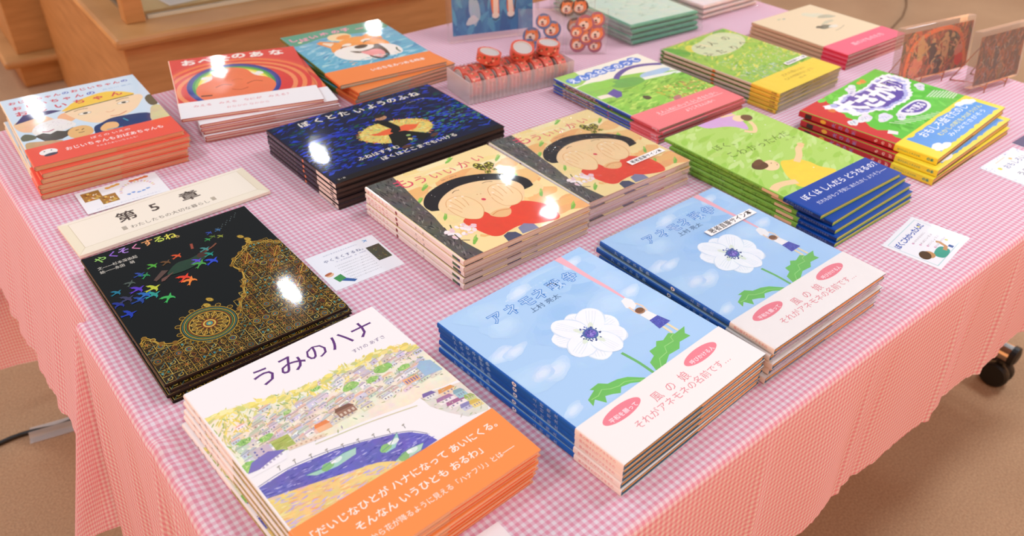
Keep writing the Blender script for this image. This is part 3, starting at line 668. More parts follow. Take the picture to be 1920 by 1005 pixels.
# --- anemone
def art_anemone(c):
    r = U(2)
    for i in range(26):
        c.soft(r.uniform(0.05, 0.95), r.uniform(0.25, 1), r.uniform(0.10, 0.26), r.uniform(0.05, 0.11), '#abcef0', r.choice(['#b6d6f3', '#a3caef', '#bddaf4', '#9cc4ec', '#b2d3f2']), r.uniform(-0.3, 0.3))
    for x, y, s in ((0.08, 0.68, 0.07), (0.14, 0.66, 0.06), (0.46, 0.93, 0.07), (0.2, 0.48, 0.08), (0.13, 0.5, 0.06), (0.9, 0.62, 0.06), (0.85, 0.93, 0.06), (0.07, 0.29, 0.05)): c.soft(x, y, s*1.2, s*0.6, '#b4d4f2', '#d6e6f6', 0.2, 0.1, 0.3, 6)
    c.poly([(0.80, 1), (0.852, 1), (0.846, 0.9), (0.842, 0.8), (0.845, 0.7), (0.838, 0.60), (0.826, 0.60), (0.822, 0.7), (0.815, 0.8), (0.81, 0.9)], '#f0b4bf', 0.08)
    c.text('ある日、風のむこうで', 0.357, 0.915, 0.643, 0.012, '#dcebf8')
    c.chars('アネモネ戦争', [(0.238, 0.866), (0.342, 0.864), (0.44, 0.862), (0.535, 0.864), (0.646, 0.866), (0.754, 0.866)], 0.088, '#4a8ad2', 0.045)
    c.chars('アネモネ戦争', [(0.238, 0.866), (0.342, 0.864), (0.44, 0.862), (0.535, 0.864), (0.646, 0.866), (0.754, 0.866)], 0.088, '#c4dcf5', -0.006)
    c.text('上村 亮太', 0.40, 0.79, 0.60, 0.040, '#4f6f96', 0.004)
    # leaves, stem
    c.stroke(spline([(0.503, 0.38), (0.512, 0.30), (0.51, 0.22)], 5), 0.016, '#6cb569', 0.15)
    for P in ([(0.53, 0.225), (0.55, 0.27), (0.6, 0.285), (0.61, 0.315), (0.66, 0.315), (0.69, 0.335), (0.72, 0.32), (0.78, 0.335), (0.80, 0.315), (0.88, 0.318), (0.84, 0.29), (0.845, 0.265), (0.77, 0.27), (0.73, 0.245), (0.66, 0.25), (0.6, 0.225)],
              [(0.46, 0.224), (0.43, 0.25), (0.4, 0.275), (0.355, 0.292), (0.3, 0.30), (0.27, 0.325), (0.21, 0.322), (0.225, 0.31), (0.16, 0.29), (0.15, 0.255), (0.185, 0.275), (0.2, 0.25), (0.21, 0.235), (0.235, 0.262), (0.27, 0.25), (0.3, 0.235), (0.33, 0.255), (0.38, 0.245), (0.42, 0.224)]):
        c.poly(P, '#6fbf5c', 0.22); m = [((P[i][0]+P[-1-i][0])/2, (P[i][1]+P[-1-i][1])/2) for i in range(len(P)//2)]; c.stroke(m, 0.004, '#9ad67e')
    # flower
    x, y = 0.497, 0.54; k = c.W/c.H
    pet = [(0.05, 0.17), (0.75, 0.185), (1.42, 0.155), (2.1, 0.18), (2.75, 0.18), (3.5, 0.17), (4.2, 0.175), (4.85, 0.16), (5.55, 0.165)]
    for a, L in pet[::2] + pet[1::2]:
        cx, cy = x + L*0.56*math.cos(a), y + L*0.56*math.sin(a)*k
        c.ell(cx, cy, L*0.52, 0.073, '#d6e3ef', a, 0.05, 22, 0.06); c.ell(cx, cy, L*0.505, 0.069, '#f1f5f8', a, 0.06, 22, 0.06)
        for d in (-0.5, -0.2, 0.15, 0.45): c.stroke(spline([(x + 0.04*math.cos(a+d*0.3), y + 0.04*math.sin(a+d*0.3)*k), (cx - 0.04*d*math.sin(a), cy + 0.04*d*math.cos(a)*k), (x + L*0.95*math.cos(a+d*0.28), y + L*0.95*math.sin(a+d*0.28)*k)], 4), 0.0016, '#cfdbe6')
        c.ell(x + 0.05*math.cos(a), y + 0.05*math.sin(a)*k, 0.035, 0.014, '#dfe8d8', a, 0.1)
    for i in range(46):
        a = r.uniform(0, 6.28); d = r.uniform(0.03, 0.055); c.ell(x + d*math.cos(a), y + d*math.sin(a)*k, 0.0055, 0.004, r.choice(['#35508e', '#4a5cae', '#2f3f7a', '#7a86c8']), a)
    c.ell(x, y, 0.042, 0.036, '#4f6aa8', 0, 0.4, 20, 0.1); c.ell(x, y, 0.03, 0.026, '#6a58b8', 0, 0.4, 20, 0.08)
    for i in range(30): a = r.uniform(0, 6.28); d = r.uniform(0, 0.028); c.ell(x + d*math.cos(a), y + d*math.sin(a)*k, 0.005, 0.004, r.choice(['#8a6cc8', '#4656a8', '#9c90d8', '#3c4a90']))
    # figure
    c.poly([(0.775, 0.555), (0.80, 0.60), (0.835, 0.605), (0.85, 0.575), (0.835, 0.54), (0.80, 0.525)], '#f1f0ee', 0.05)
    c.stroke([(0.79, 0.55), (0.785, 0.515), (0.79, 0.49)], 0.011, '#ecd0b8'); c.stroke([(0.84, 0.55), (0.85, 0.52), (0.838, 0.485)], 0.011, '#ecd0b8')
    c.poly([(0.785, 0.485), (0.84, 0.485), (0.848, 0.43), (0.787, 0.43)], '#f4f1ee', 0.05); c.ell(0.812, 0.502, 0.026, 0.021, '#a37a5c', 0, 0.2); c.ell(0.812, 0.508, 0.026, 0.018, '#7d563c', 0, 0.2)
    c.poly([(0.787, 0.437), (0.848, 0.437), (0.862, 0.378), (0.775, 0.375)], '#4f57b4', 0.35); c.dabs(30, (0.785, 0.38, 0.85, 0.43), (0.008, 0.014), (0.003, 0.004), ['#6f78cc', '#3f479c'], (0, 3), 0.1, 2)
    c.stroke([(0.80, 0.375), (0.797, 0.325)], 0.013, '#efdcb0'); c.stroke([(0.832, 0.375), (0.832, 0.318)], 0.013, '#efdcb0')
def band_anemone(c):
    for x, y, s in ((0.217, 0.755, '平和を願って'), (0.770, 0.755, '呼びかける人')):
        c.ell(x, y, 0.118, 0.037, '#ee8390', 0.02, 0.04, 36); c.text(s, x-0.085, y-0.075, x+0.085, 0.028, '#fdeef0', 0.006)
    for ch, x in (('風', 0.40), ('の', 0.492), ('娘', 0.59)): c.chars(ch, [(x, 0.60)], 0.058, '#e2838c', 0.0)
    c.text('それがアネモネの名前です…', 0.195, 0.315, 0.845, 0.048, '#e2838c', 0.0)
def spine_anemone(c):
    vspine(c, 'アネモネ戦争', 0.11, 0.31, 0.024, '#8fbcec', 0.02); c.ell(0.46, 0.5, 0.011, 0.011, '#eef4fa', 0, 0, 10, 0.3); c.ell(0.46, 0.5, 0.004, 0.004, '#3c4a90')
    vspine(c, '上村亮太', 0.57, 0.68, 0.020, '#a9c6ea')
def bspine_anemone(c): c.text('風の娘それがアネモネの', 0.10, 0.40, 0.85, None, '#e0808a')

# --- hide and seek
def art_mou(c):
    r = U(5)
    for i in range(40): c.ell(r.uniform(0.15, 1), r.uniform(0, 0.75), r.uniform(0.08, 0.2), r.uniform(0.04, 0.1), r.choice(['#f5cf8a', '#f3bd78', '#f7dc9c', '#f1b476', '#f4c684']), r.uniform(-0.4, 0.4), 0.15, 20, 0.25)
    for i in range(14): c.ell(r.uniform(0.2, 0.9), r.uniform(0.78, 1), r.uniform(0.1, 0.2), r.uniform(0.03, 0.06), r.choice(['#f9e4a2', '#f6dc94', '#faeab4']), 0.0, 0.1, 20, 0.2)
    for x, y, a in ((0.173, 0.651, .6), (0.201, 0.425, .9), (0.182, 0.12, .7), (0.855, 0.288, .8), (0.908, 0.057, .6), (0.643, 0.965, .4), (0.86, 0.55, .5), (0.3, 0.77, .5), (0.93, 0.8, .5), (0.78, 0.13, .6)):
        c.ell(x, y, 0.045, 0.012, '#86bd54', a, 0.35, 16, 0.3); c.ell(x+0.02, y+0.025, 0.03, 0.007, '#a8cc62', a, 0.3, 16, 0.3)
    c.poly([(0.012, 1), (0.215, 1), (0.205, 0.9), (0.19, 0.8), (0.165, 0.64), (0.145, 0.46), (0.12, 0.34), (0.112, 0.24), (0.125, 0.13), (0.145, 0), (0.012, 0)], '#5f5b56', 0.6)
    c.dabs(200, (0.012, 0, 0.19, 1), (0.02, 0.06), (0.004, 0.012), ['#4a4743', '#77726b', '#3c3a38', '#8a857c'], (0.9, 2.0), 0.4, 3, lambda x, y: x < 0.11 + 0.085*max(0, y-0.25)/0.75)
    # child
    c.poly(spline([(0.21, 0.5), (0.165, 0.54), (0.175, 0.61), (0.25, 0.69), (0.36, 0.735), (0.5, 0.755), (0.63, 0.73), (0.757, 0.668), (0.86, 0.575), (0.905, 0.49), (0.895, 0.42), (0.84, 0.385), (0.5, 0.4)], 4, True), '#2b2828', 0.25)
    c.poly(spline([(0.215, 0.47), (0.23, 0.535), (0.30, 0.60), (0.4, 0.645), (0.5, 0.66), (0.62, 0.64), (0.73, 0.585), (0.815, 0.505), (0.82, 0.42), (0.76, 0.34), (0.68, 0.27), (0.55, 0.225), (0.45, 0.255), (0.36, 0.31), (0.26, 0.39)], 4, True), '#f6d3a0', 0.10)
    c.dabs(40, (0.2, 0.45, 0.9, 0.73), (0.004, 0.01), (0.003, 0.004), ['#d8d4d0'], (0, 3), 0, 8, lambda x, y: (abs(y-(0.70-1.1*(x-0.5)**2)) < 0.03))
    shirt = [(0.25, 0.315), (0.33, 0.345), (0.42, 0.335), (0.44, 0.27), (0.50, 0.225), (0.57, 0.27), (0.66, 0.30), (0.73, 0.26), (0.785, 0.17), (0.78, 0.06), (0.73, 0.005), (0.60, 0.04), (0.5, 0.085), (0.40, 0.08), (0.34, 0.07), (0.29, 0.10), (0.26, 0.2)]
    c.poly(spline(shirt, 4, True), '#e9503a', 0.2)
    c.poly(spline([(0.43, 0.285), (0.5, 0.3), (0.575, 0.275), (0.55, 0.225), (0.5, 0.208), (0.45, 0.235)], 4, True), '#f0bd84', 0.1)
    c.stroke(spline([(0.44, 0.27), (0.5, 0.285), (0.57, 0.262)], 4), 0.006, '#d98a50')
    for P, tips in (([(0.27, 0.5), (0.32, 0.565), (0.40, 0.568), (0.45, 0.52), (0.462, 0.42), (0.43, 0.34), (0.36, 0.285), (0.29, 0.33), (0.265, 0.41)], [((0.285, 0.49), (0.31, 0.40)), ((0.325, 0.54), (0.335, 0.43)), ((0.37, 0.55), (0.365, 0.44)), ((0.415, 0.535), (0.395, 0.44))]),
                    ([(0.575, 0.45), (0.62, 0.53), (0.69, 0.545), (0.745, 0.5), (0.76, 0.4), (0.72, 0.315), (0.65, 0.28), (0.58, 0.30), (0.56, 0.37)], [((0.60, 0.46), (0.60, 0.36)), ((0.645, 0.51), (0.635, 0.40)), ((0.69, 0.515), (0.675, 0.41)), ((0.73, 0.48), (0.71, 0.39))])):
        c.poly(spline(P, 5, True), '#f8d6a2', 0.08); c.stroke(spline(P, 5, True), 0.0035, '#d9955a')
        for a, b in tips: c.stroke([a, ((a[0]+b[0])/2+0.004, (a[1]+b[1])/2), b], 0.0035, '#d9955a'); c.ell(a[0]+0.012, a[1]+0.012, 0.008, 0.010, '#fbe6c8', 0.3)
    c.ell(0.513, 0.443, 0.014, 0.016, '#d8485a', 0.4, 0.1); c.ell(0.517, 0.512, 0.004, 0.004, '#c98a58'); c.ell(0.54, 0.505, 0.004, 0.004, '#c98a58')
    c.stroke(spline([(0.40, 0.615), (0.43, 0.628), (0.46, 0.622)], 4), 0.005, '#4a3a30'); c.stroke(spline([(0.63, 0.60), (0.67, 0.60), (0.70, 0.58)], 4), 0.005, '#4a3a30')
    for P, cc in (([(0.33, 0.0), (0.345, 0.06), (0.39, 0.075), (0.43, 0.05), (0.44, 0.0)], '#55546c'), ([(0.45, 0.01), (0.47, 0.075), (0.53, 0.09), (0.575, 0.05), (0.57, 0.0)], '#8a88a4')): c.poly(P, cc, 0.4)
    # butterfly
    for P in ([(0.765, 0.72), (0.73, 0.75), (0.725, 0.81), (0.76, 0.835), (0.79, 0.79)], [(0.78, 0.72), (0.80, 0.79), (0.85, 0.80), (0.86, 0.755), (0.82, 0.72)], [(0.75, 0.715), (0.735, 0.69), (0.76, 0.672), (0.785, 0.70)], [(0.80, 0.715), (0.84, 0.70), (0.845, 0.68), (0.81, 0.68)]):
        c.poly(spline(P, 4, True), '#5a5424', 0.3); m = (sum(p[0] for p in P)/len(P), sum(p[1] for p in P)/len(P))
        for p in P: c.stroke([(m[0]*0.6+p[0]*0.4, m[1]*0.6+p[1]*0.4), (m[0]*0.15+p[0]*0.85, m[1]*0.15+p[1]*0.85)], 0.012, '#d8d05c', 0.2)
    c.stroke([(0.77, 0.69), (0.80, 0.735), (0.83, 0.76)], 0.012, '#8a8434'); c.stroke([(0.83, 0.76), (0.87, 0.755)], 0.003, '#5a5424')
    for i in range(34): a = r.uniform(0, 6.28); c.ell(0.185 + r.uniform(-0.09, 0.1), 0.25 + r.uniform(-0.05, 0.05), 0.018, 0.013, r.choice(['#f6e2e0', '#f0ccd0', '#faf0ee']), a, 0.1, 12, 0.2)
    c.stroke([(0.09, 0.13), (0.12, 0.18), (0.125, 0.24)], 0.008, '#5a4a44'); c.stroke([(0.12, 0.17), (0.16, 0.14)], 0.007, '#5a4a44'); c.stroke([(0.15, 0.30), (0.165, 0.335)], 0.008, '#6a6a3c')
    for ch, x, y, s_ in (('も', 0.225, 0.895, 0.15), ('う', 0.342, 0.87, 0.11), ('い', 0.455, 0.862, 0.095), ('い', 0.565, 0.858, 0.095), ('か', 0.69, 0.868, 0.105), ('い', 0.82, 0.88, 0.095)): c.chars(ch, [(x, y)], s_, '#e0526a', 0.004, -0.05)
    c.text('中島和子・作　秋里信子・絵', 0.44, 0.775, 0.56, 0.014, '#6a5a4a')
def spine_mou(c):
    vspine(c, 'もういいかい', 0.04, 0.24, 0.022, '#cc4a58', 0.01); c.ell(0.345, 0.5, 0.012, 0.012, '#8a3a34'); vspine(c, '作・絵', 0.55, 0.62, 0.016, '#4a4040'); c.rect(0.90, 0.25, 0.945, 0.75, '#3f6a3c'); c.rect(0.945, 0.25, 0.97, 0.75, '#2a3a5c')

# --- boat of the sun
def art_navy(c):
    c.dabs(900, (0.012, 0.10, 1, 1), (0.02, 0.06), (0.006, 0.016), ['#141a50', '#1e339c', '#18268a', '#123a54', '#18523a', '#2440cc', '#10163a', '#15387a', '#1a2270', '#2a44c0'], (-0.5, 0.7), 0.35, 4)
    c.dabs(330, (0.5, 0.2, 1, 0.55), (0.015, 0.035), (0.006, 0.012), ['#2440c0', '#2f7a5a', '#1f5a8a', '#4a8a5a', '#3350d0', '#1a2f80'], (-0.3, 0.2), 0.3, 6)
    c.dabs(120, (0.03, 0.15, 0.35, 0.4), (0.015, 0.03), (0.005, 0.01), ['#2236b0', '#2a48c4', '#1a2878'], (-0.3, 0.2), 0.3, 9)
    c.stroke(spline([(0.82, 0.80), (0.87, 0.78), (0.93, 0.70), (0.94, 0.64)], 4), 0.014, '#3048c0', 0.4, True); c.stroke(spline([(0.66, 0.72), (0.72, 0.71), (0.78, 0.66)], 4), 0.016, '#2f3fb0', 0.4, True)
    c.stroke(spline([(0.06, 0.6), (0.2, 0.63), (0.33, 0.58)], 4), 0.03, '#2036a8', 0.4, True)
    x, y, k = 0.525, 0.425, c.W/c.H; r = U(3)
    c.ell(x, y, 0.195, 0.125, '#dfc86a', -0.12, 0.3, 30, 0.05)
    for i in range(420):
        a = r.uniform(0, 6.28); d = math.sqrt(r.uniform(0.06, 1.02)); px, py = x + 0.195*d*math.cos(a), y + 0.125*d*math.sin(a)*k - 0.12*0.195*d*math.cos(a)*k
        c.stroke([(px, py), (px + 0.014*math.cos(a), py + 0.014*math.sin(a)*k)], 0.005, r.choice(['#f0dc7a', '#e8a04a', '#b8c86a', '#f4e8a4', '#8fbf8a', '#e07a3c', '#d8d078'] if d < 0.9 else ['#e07a3c', '#d8b04a', '#8fae5a', '#c85a34', '#efd06a']), 0.1, True)
    c.poly([(0.385, 0.485), (0.43, 0.47), (0.5, 0.485), (0.56, 0.465), (0.6, 0.475), (0.66, 0.42), (0.62, 0.375), (0.55, 0.37), (0.46, 0.405), (0.42, 0.43)], '#e8683c', 0.25)
    c.poly([(0.49, 0.63), (0.52, 0.64), (0.55, 0.60), (0.565, 0.47), (0.545, 0.41), (0.50, 0.40), (0.49, 0.43), (0.515, 0.47), (0.50, 0.56)], '#17160f', 0.3)
    c.poly([(0.465, 0.40), (0.52, 0.41), (0.56, 0.39), (0.62, 0.29), (0.65, 0.235), (0.62, 0.20), (0.575, 0.185), (0.545, 0.255), (0.525, 0.275), (0.5, 0.20), (0.44, 0.185), (0.42, 0.245), (0.445, 0.32)], '#191710', 0.3)
    c.ell(0.543, 0.675, 0.032, 0.026, '#b98a64', 0.1, 0.15); c.ell(0.545, 0.71, 0.034, 0.018, '#2a2018', 0.1, 0.3); c.stroke([(0.52, 0.68), (0.50, 0.66)], 0.008, '#b98a64')
    c.ell(0.53, 0.67, 0.004, 0.003, '#2a2018'); c.ell(0.55, 0.668, 0.004, 0.003, '#2a2018'); c.ell(0.47, 0.17, 0.03, 0.014, '#5a3a28', 0.1, 0.3); c.ell(0.655, 0.205, 0.028, 0.014, '#5a3a28', 0.3, 0.3)
    c.ell(0.545, 0.31, 0.013, 0.01, '#8fae6a', 0, 0.2); c.ell(0.56, 0.265, 0.012, 0.01, '#2f4aa0', 0, 0.2)
    c.rect(0.012, 0, 1, 0.06, '#1c1716', 0.2)
    c.chars('ぼくとたいようのふね', [(0.184, 0.922), (0.267, 0.922), (0.338, 0.922), (0.413, 0.912), (0.499, 0.89), (0.578, 0.90), (0.647, 0.905), (0.708, 0.903), (0.778, 0.898), (0.853, 0.895)], 0.062, '#f3ead8', 0.022)
    c.text('ナカバン　作・絵', 0.755, 0.775, 0.87, 0.014, '#c9c4b8', 0.004)
    c.text('ふねはすすむ', 0.205, 0.185, 0.44, 0.040, '#f3ead8', 0.012); c.text('ぼくはどこまでもいける', 0.30, 0.095, 0.745, 0.040, '#f3ead8', 0.012)
    c.text('文・絵', 0.03, 0.035, 0.07, 0.014, '#d9d4c8')
def spine_navy(c):
    c.rect(0, 0.12, 0.68, 0.88, '#161a34', 0.3); vspine(c, 'ぼくとたいようのふね', 0.06, 0.42, 0.018, '#b8a890'); c.ell(0.55, 0.5, 0.013, 0.011, '#e0783c', 0, 0.2); c.rect(0.74, 0, 1, 1, '#e9ddd2'); c.rect(0.92, 0.3, 0.96, 0.7, '#3a3434')

# --- grandfather
def art_jii(c):
    c.poly(spline([(0.012, 0.6), (0.1, 0.66), (0.2, 0.665), (0.26, 0.60), (0.29, 0.5), (0.2, 0.44), (0.05, 0.47)], 4, True), '#f0c49c', 0.2)
    c.poly([(0.02, 0.60), (0.10, 0.71), (0.2, 0.72), (0.3, 0.70), (0.36, 0.665), (0.2, 0.64)], '#34366c', 0.3)
    c.poly(spline([(0.30, 0.56), (0.35, 0.62), (0.42, 0.60), (0.42, 0.52), (0.36, 0.48)], 4, True), '#f2b98c', 0.1)
    c.poly(spline([(0.37, 0.60), (0.40, 0.655), (0.6, 0.66), (0.89, 0.67), (0.94, 0.62), (0.90, 0.55), (0.84, 0.47), (0.75, 0.41), (0.62, 0.375), (0.52, 0.38), (0.43, 0.47)], 4, True), '#f7d9b0', 0.08)
    c.poly(spline([(0.36, 0.645), (0.41, 0.70), (0.47, 0.75), (0.6, 0.795), (0.715, 0.81), (0.82, 0.765), (0.9, 0.68), (0.75, 0.672), (0.55, 0.66)], 4, True), '#f4ca4e', 0.12)
    c.stroke(spline([(0.37, 0.622), (0.45, 0.645), (0.6, 0.655), (0.75, 0.668), (0.89, 0.675)], 4), 0.014, '#4d5a34', 0.3)
    for x, y in ((0.489, 0.551), (0.78, 0.585)): c.ell(x, y, 0.048, 0.026, '#b9a88c'); c.ell(x, y, 0.042, 0.021, '#f7efdf'); c.ell(x+0.004, y, 0.018, 0.016, '#4a4a40')
    c.stroke(spline([(0.43, 0.61), (0.48, 0.622), (0.53, 0.615)], 4), 0.009, '#6a5a34'); c.stroke(spline([(0.74, 0.628), (0.79, 0.645), (0.84, 0.64)], 4), 0.009, '#6a5a34')
    c.stroke(spline([(0.625, 0.505), (0.655, 0.49), (0.69, 0.508)], 4), 0.006, '#d98a68'); c.stroke(spline([(0.635, 0.432), (0.69, 0.42), (0.76, 0.452)], 4), 0.008, '#c8503c')
    c.poly(spline([(0.47, 0.26), (0.49, 0.335), (0.55, 0.365), (0.63, 0.40), (0.75, 0.395), (0.875, 0.365), (0.9, 0.3), (0.85, 0.24), (0.5, 0.24)], 3, True), '#2a3f6e', 0.3)
    c.poly(spline([(0.9, 0.36), (0.94, 0.44), (1, 0.43), (1, 0.24), (0.87, 0.24)], 3, True), '#d4cfa0', 0.35); c.poly(spline([(0.94, 0.58), (1, 0.62), (1, 0.47), (0.94, 0.46)], 3, True), '#5d5f50', 0.4)
    c.poly(spline([(0.52, 0.3), (0.58, 0.35), (0.64, 0.33), (0.64, 0.27), (0.58, 0.24), (0.52, 0.25)], 3, True), '#eebb7e', 0.15); c.stroke([(0.7, 0.36), (0.72, 0.31)], 0.012, '#4aa0b8'); c.stroke([(0.55, 0.255), (0.66, 0.245)], 0.01, '#4aa0b8')
    c.poly(spline([(0.10, 0.45), (0.14, 0.52), (0.22, 0.555), (0.3, 0.56), (0.36, 0.50), (0.39, 0.42), (0.30, 0.38), (0.2, 0.365), (0.12, 0.385)], 4, True), '#eeeae4', 0.1)
    c.dabs(60, (0.12, 0.39, 0.37, 0.54), (0.006, 0.01), (0.004, 0.005), ['#b9a8b0', '#c8b8b0'], (0, 3), 0, 3); c.stroke(spline([(0.16, 0.425), (0.2, 0.41), (0.24, 0.425)], 4), 0.012, '#b8506a')
    c.poly([(0.10, 0.385), (0.16, 0.405), (0.2, 0.37), (0.25, 0.395), (0.3, 0.365), (0.36, 0.395), (0.33, 0.31), (0.25, 0.27), (0.15, 0.28)], '#4f4a42', 0.4)
    c.poly(spline([(0.3, 0.31), (0.34, 0.38), (0.42, 0.39), (0.47, 0.34), (0.45, 0.25), (0.33, 0.24)], 3, True), '#e9b878', 0.2)
    for p in (((0.36, 0.34), (0.385, 0.345)), ((0.40, 0.33), (0.42, 0.345)), ((0.37, 0.30), (0.41, 0.30))): c.stroke(list(p), 0.008, '#4a3a30')
    c.poly(spline([(0.012, 0.25), (0.03, 0.32), (0.12, 0.3), (0.22, 0.27), (0.24, 0.24), (0.012, 0.24)], 3, True), '#c9a678', 0.4); c.poly(spline([(0.012, 0.40), (0.05, 0.44), (0.10, 0.40), (0.1, 0.35), (0.02, 0.35)], 3, True), '#6a6a5c', 0.4)
    red, blue = '#cc3f50', '#3c54b4'
    for body, y, x0, x1, s_ in (('おじいちゃんのおじいちゃんの', 0.925, 0.075, 0.905, 0.058), ('おじいちゃんの', 0.838, 0.09, 0.62, 0.072), ('おじいちゃん', 0.745, 0.10, 0.78, 0.095)):
        n = len(body)
        for i, ch in enumerate(body): c.chars(ch, [(x0 + (x1-x0)*i/(n-1), y)], s_, blue if ch == 'の' else red, 0.03)
    c.text('長谷川 義史', 0.71, 0.84, 0.94, 0.028, '#86b0d4')
def band_jii(c):
    c.text('ぼくの いえの', 0.42, 0.76, 0.69, 0.04, '#fbe4dc', 0.01); c.text('おじいちゃんもおばあちゃんも', 0.235, 0.46, 0.90, 0.058, '#fdeee8', 0.015); c.text('そのまたおじいちゃんも！', 0.42, 0.26, 0.70, 0.03, '#fbe4dc')
    c.ell(0.128, 0.60, 0.058, 0.050, '#f4efe9', 0, 0, 24); c.ell(0.135, 0.45, 0.045, 0.022, '#4a4a58', 0.1); c.ell(0.105, 0.66, 0.006, 0.006, '#3a3a40'); c.ell(0.15, 0.66, 0.006, 0.006, '#3a3a40')
def spine_jii(c):
    c.dabs(60, (0.1, 0.15, 0.8, 0.85), (0.01, 0.03), (0.003, 0.006), ['#c8b890', '#e2d8b8', '#9a9a88'], (0, 6), 0.2, 3); vspine(c, 'おじいちゃん', 0.1, 0.4, 0.02, '#4a4238')

# --- red rainbow
def art_red(c):
    for i, cc in enumerate(['#dc4a44', '#ea7a4c', '#d8403e', '#ee8a58', '#dc4640', '#f09060', '#d83c3c']): c.ell(0.45, 0.40, 0.62-0.035*i, 0.60-0.035*i, cc, 0, 0.2, 44)
    for i, cc in enumerate(['#2b3a8a', '#2f4a9c', '#3c9a54', '#7fbf4c', '#f3e25a', '#f7f0a8', '#f4efe6']): c.ell(0.43, 0.44, 0.345-0.02*i, 0.42-0.026*i, cc, 0, 0.06, 40)
    c.poly(spline([(0.15, 0.33), (0.17, 0.48), (0.28, 0.56), (0.30, 0.68), (0.42, 0.74), (0.55, 0.68), (0.60, 0.56), (0.70, 0.47), (0.72, 0.33), (0.6, 0.2), (0.25, 0.2)], 5, True), '#ee7a50', 0.12)
    c.ell(0.64, 0.58, 0.035, 0.03, '#f4efe6', 0.5, 0, 16, 0.3); c.ell(0.24, 0.60, 0.04, 0.025, '#f4efe6', 0.5, 0, 16, 0.3)
    for x in (0.35, 0.58): c.stroke(spline([(x-0.06, 0.42), (x, 0.455), (x+0.06, 0.43)], 4), 0.008, '#7a3a28')
    c.stroke(spline([(0.42, 0.50), (0.46, 0.52), (0.50, 0.50)], 4), 0.006, '#c85a38'); c.stroke(spline([(0.40, 0.36), (0.46, 0.335), (0.52, 0.36)], 4), 0.008, '#a8402c'); c.stroke([(0.17, 0.31), (0.25, 0.30)], 0.02, '#3a1f1a')
    c.chars('おへそのあな', [(0.148, 0.92), (0.28, 0.92), (0.42, 0.925), (0.54, 0.945), (0.68, 0.93), (0.84, 0.92)], 0.125, '#f4ece4', 0.04)
def band_red(c):
    c.text('みえる　みえる　なにが　みえる？', 0.10, 0.62, 0.78, 0.045, '#e08a90', 0.008); c.text('おなかの なかから', 0.32, 0.30, 0.62, 0.04, '#e6a0a4', 0.004)
def spine_red(c): vspine(c, 'おへそのあな', 0.2, 0.5, 0.016, '#c84a48', 0.01); c.rect(0.05, 0.3, 0.12, 0.7, '#d86a64')

# --- laughing dog
def art_dog(c):
    c.dabs(260, (0.012, 0.2, 1, 0.82), (0.06, 0.14), (0.015, 0.04), ['#4fa6c8', '#6fbcd6', '#3f94bc', '#86c8da', '#5ab0cc', '#a4d6e0'], (-0.4, 0.9), 0.2, 3)
    c.poly(spline([(0.012, 1), (0.012, 0.80), (0.15, 0.80), (0.3, 0.84), (0.5, 0.84), (0.7, 0.80), (0.85, 0.80), (1, 0.84), (1, 1)], 3), '#2f9a84', 0.3)
    c.ell(0.47, 0.80, 0.11, 0.10, '#f3dcaa', 0.2, 0.15, 24, 0.08); c.ell(0.50, 0.785, 0.075, 0.05, '#f09a50', 0.3, 0.2)
    for P in ([(0.30, 0.60), (0.22, 0.76), (0.27, 0.785), (0.42, 0.70)], [(0.66, 0.74), (0.76, 0.79), (0.83, 0.74), (0.80, 0.62)]): c.poly(P, '#ef9448', 0.2); m = (sum(p[0] for p in P)/4, sum(p[1] for p in P)/4); c.poly([((p[0]+m[0])/2, (p[1]+m[1])/2) for p in P], '#f4e0c4', 0.2)
    c.ell(0.53, 0.55, 0.27, 0.235, '#f09a4c', 0.0, 0.2, 30, 0.04); c.ell(0.49, 0.45, 0.25, 0.19, '#f3efe6', -0.2, 0.08, 30, 0.05); c.ell(0.70, 0.42, 0.13, 0.16, '#f3efe6', 0.2, 0.08, 24, 0.05); c.ell(0.56, 0.68, 0.16, 0.10, '#f2a052', 0, 0.25, 20, 0.1)
    c.ell(0.44, 0.63, 0.05, 0.03, '#f6ead8', 0.3); c.ell(0.64, 0.655, 0.05, 0.03, '#f6ead8', 0.3)
    c.ell(0.535, 0.555, 0.065, 0.045, '#3a3838', 0.1, 0.2, 20, 0.08)
    c.poly(spline([(0.40, 0.51), (0.43, 0.46), (0.50, 0.42), (0.505, 0.33), (0.57, 0.28), (0.66, 0.31), (0.70, 0.42), (0.70, 0.54), (0.655, 0.545), (0.62, 0.50), (0.53, 0.48), (0.46, 0.485)], 4, True), '#3c3834', 0.2)
    c.poly(spline([(0.47, 0.455), (0.54, 0.46), (0.60, 0.47), (0.655, 0.44), (0.65, 0.36), (0.59, 0.31), (0.54, 0.335)], 4, True), '#ec9a9a', 0.12); c.stroke([(0.46, 0.475), (0.53, 0.48), (0.6, 0.49)], 0.008, '#f3efe6')
    for x, y in ((0.40, 0.60), (0.64, 0.63)): c.stroke(spline([(x-0.05, y-0.02), (x, y+0.012), (x+0.05, y)], 4), 0.016, '#4a3c30', 0, True)
    c.stroke(spline([(0.78, 0.33), (0.78, 0.38), (0.80, 0.42)], 4), 0.016, '#3a5a48'); c.dabs(40, (0.25, 0.28, 0.75, 0.36), (0.03, 0.05), (0.008, 0.014), ['#f2b070', '#6abccc', '#f3efe6'], (-0.2, 0.2), 0.2, 6)
    c.chars('しばいぬの子ー', [(0.075, 0.905), (0.17, 0.88), (0.27, 0.90), (0.385, 0.915), (0.50, 0.92), (0.60, 0.925), (0.73, 0.895)], 0.088, '#ec9ab8', 0.045); c.ell(0.11, 0.84, 0.02, 0.016, '#f0e6b4')
def band_dog(c): c.text('いのちをみつめる絵本', 0.36, 0.48, 0.88, 0.06, '#fdeadf', 0.03)
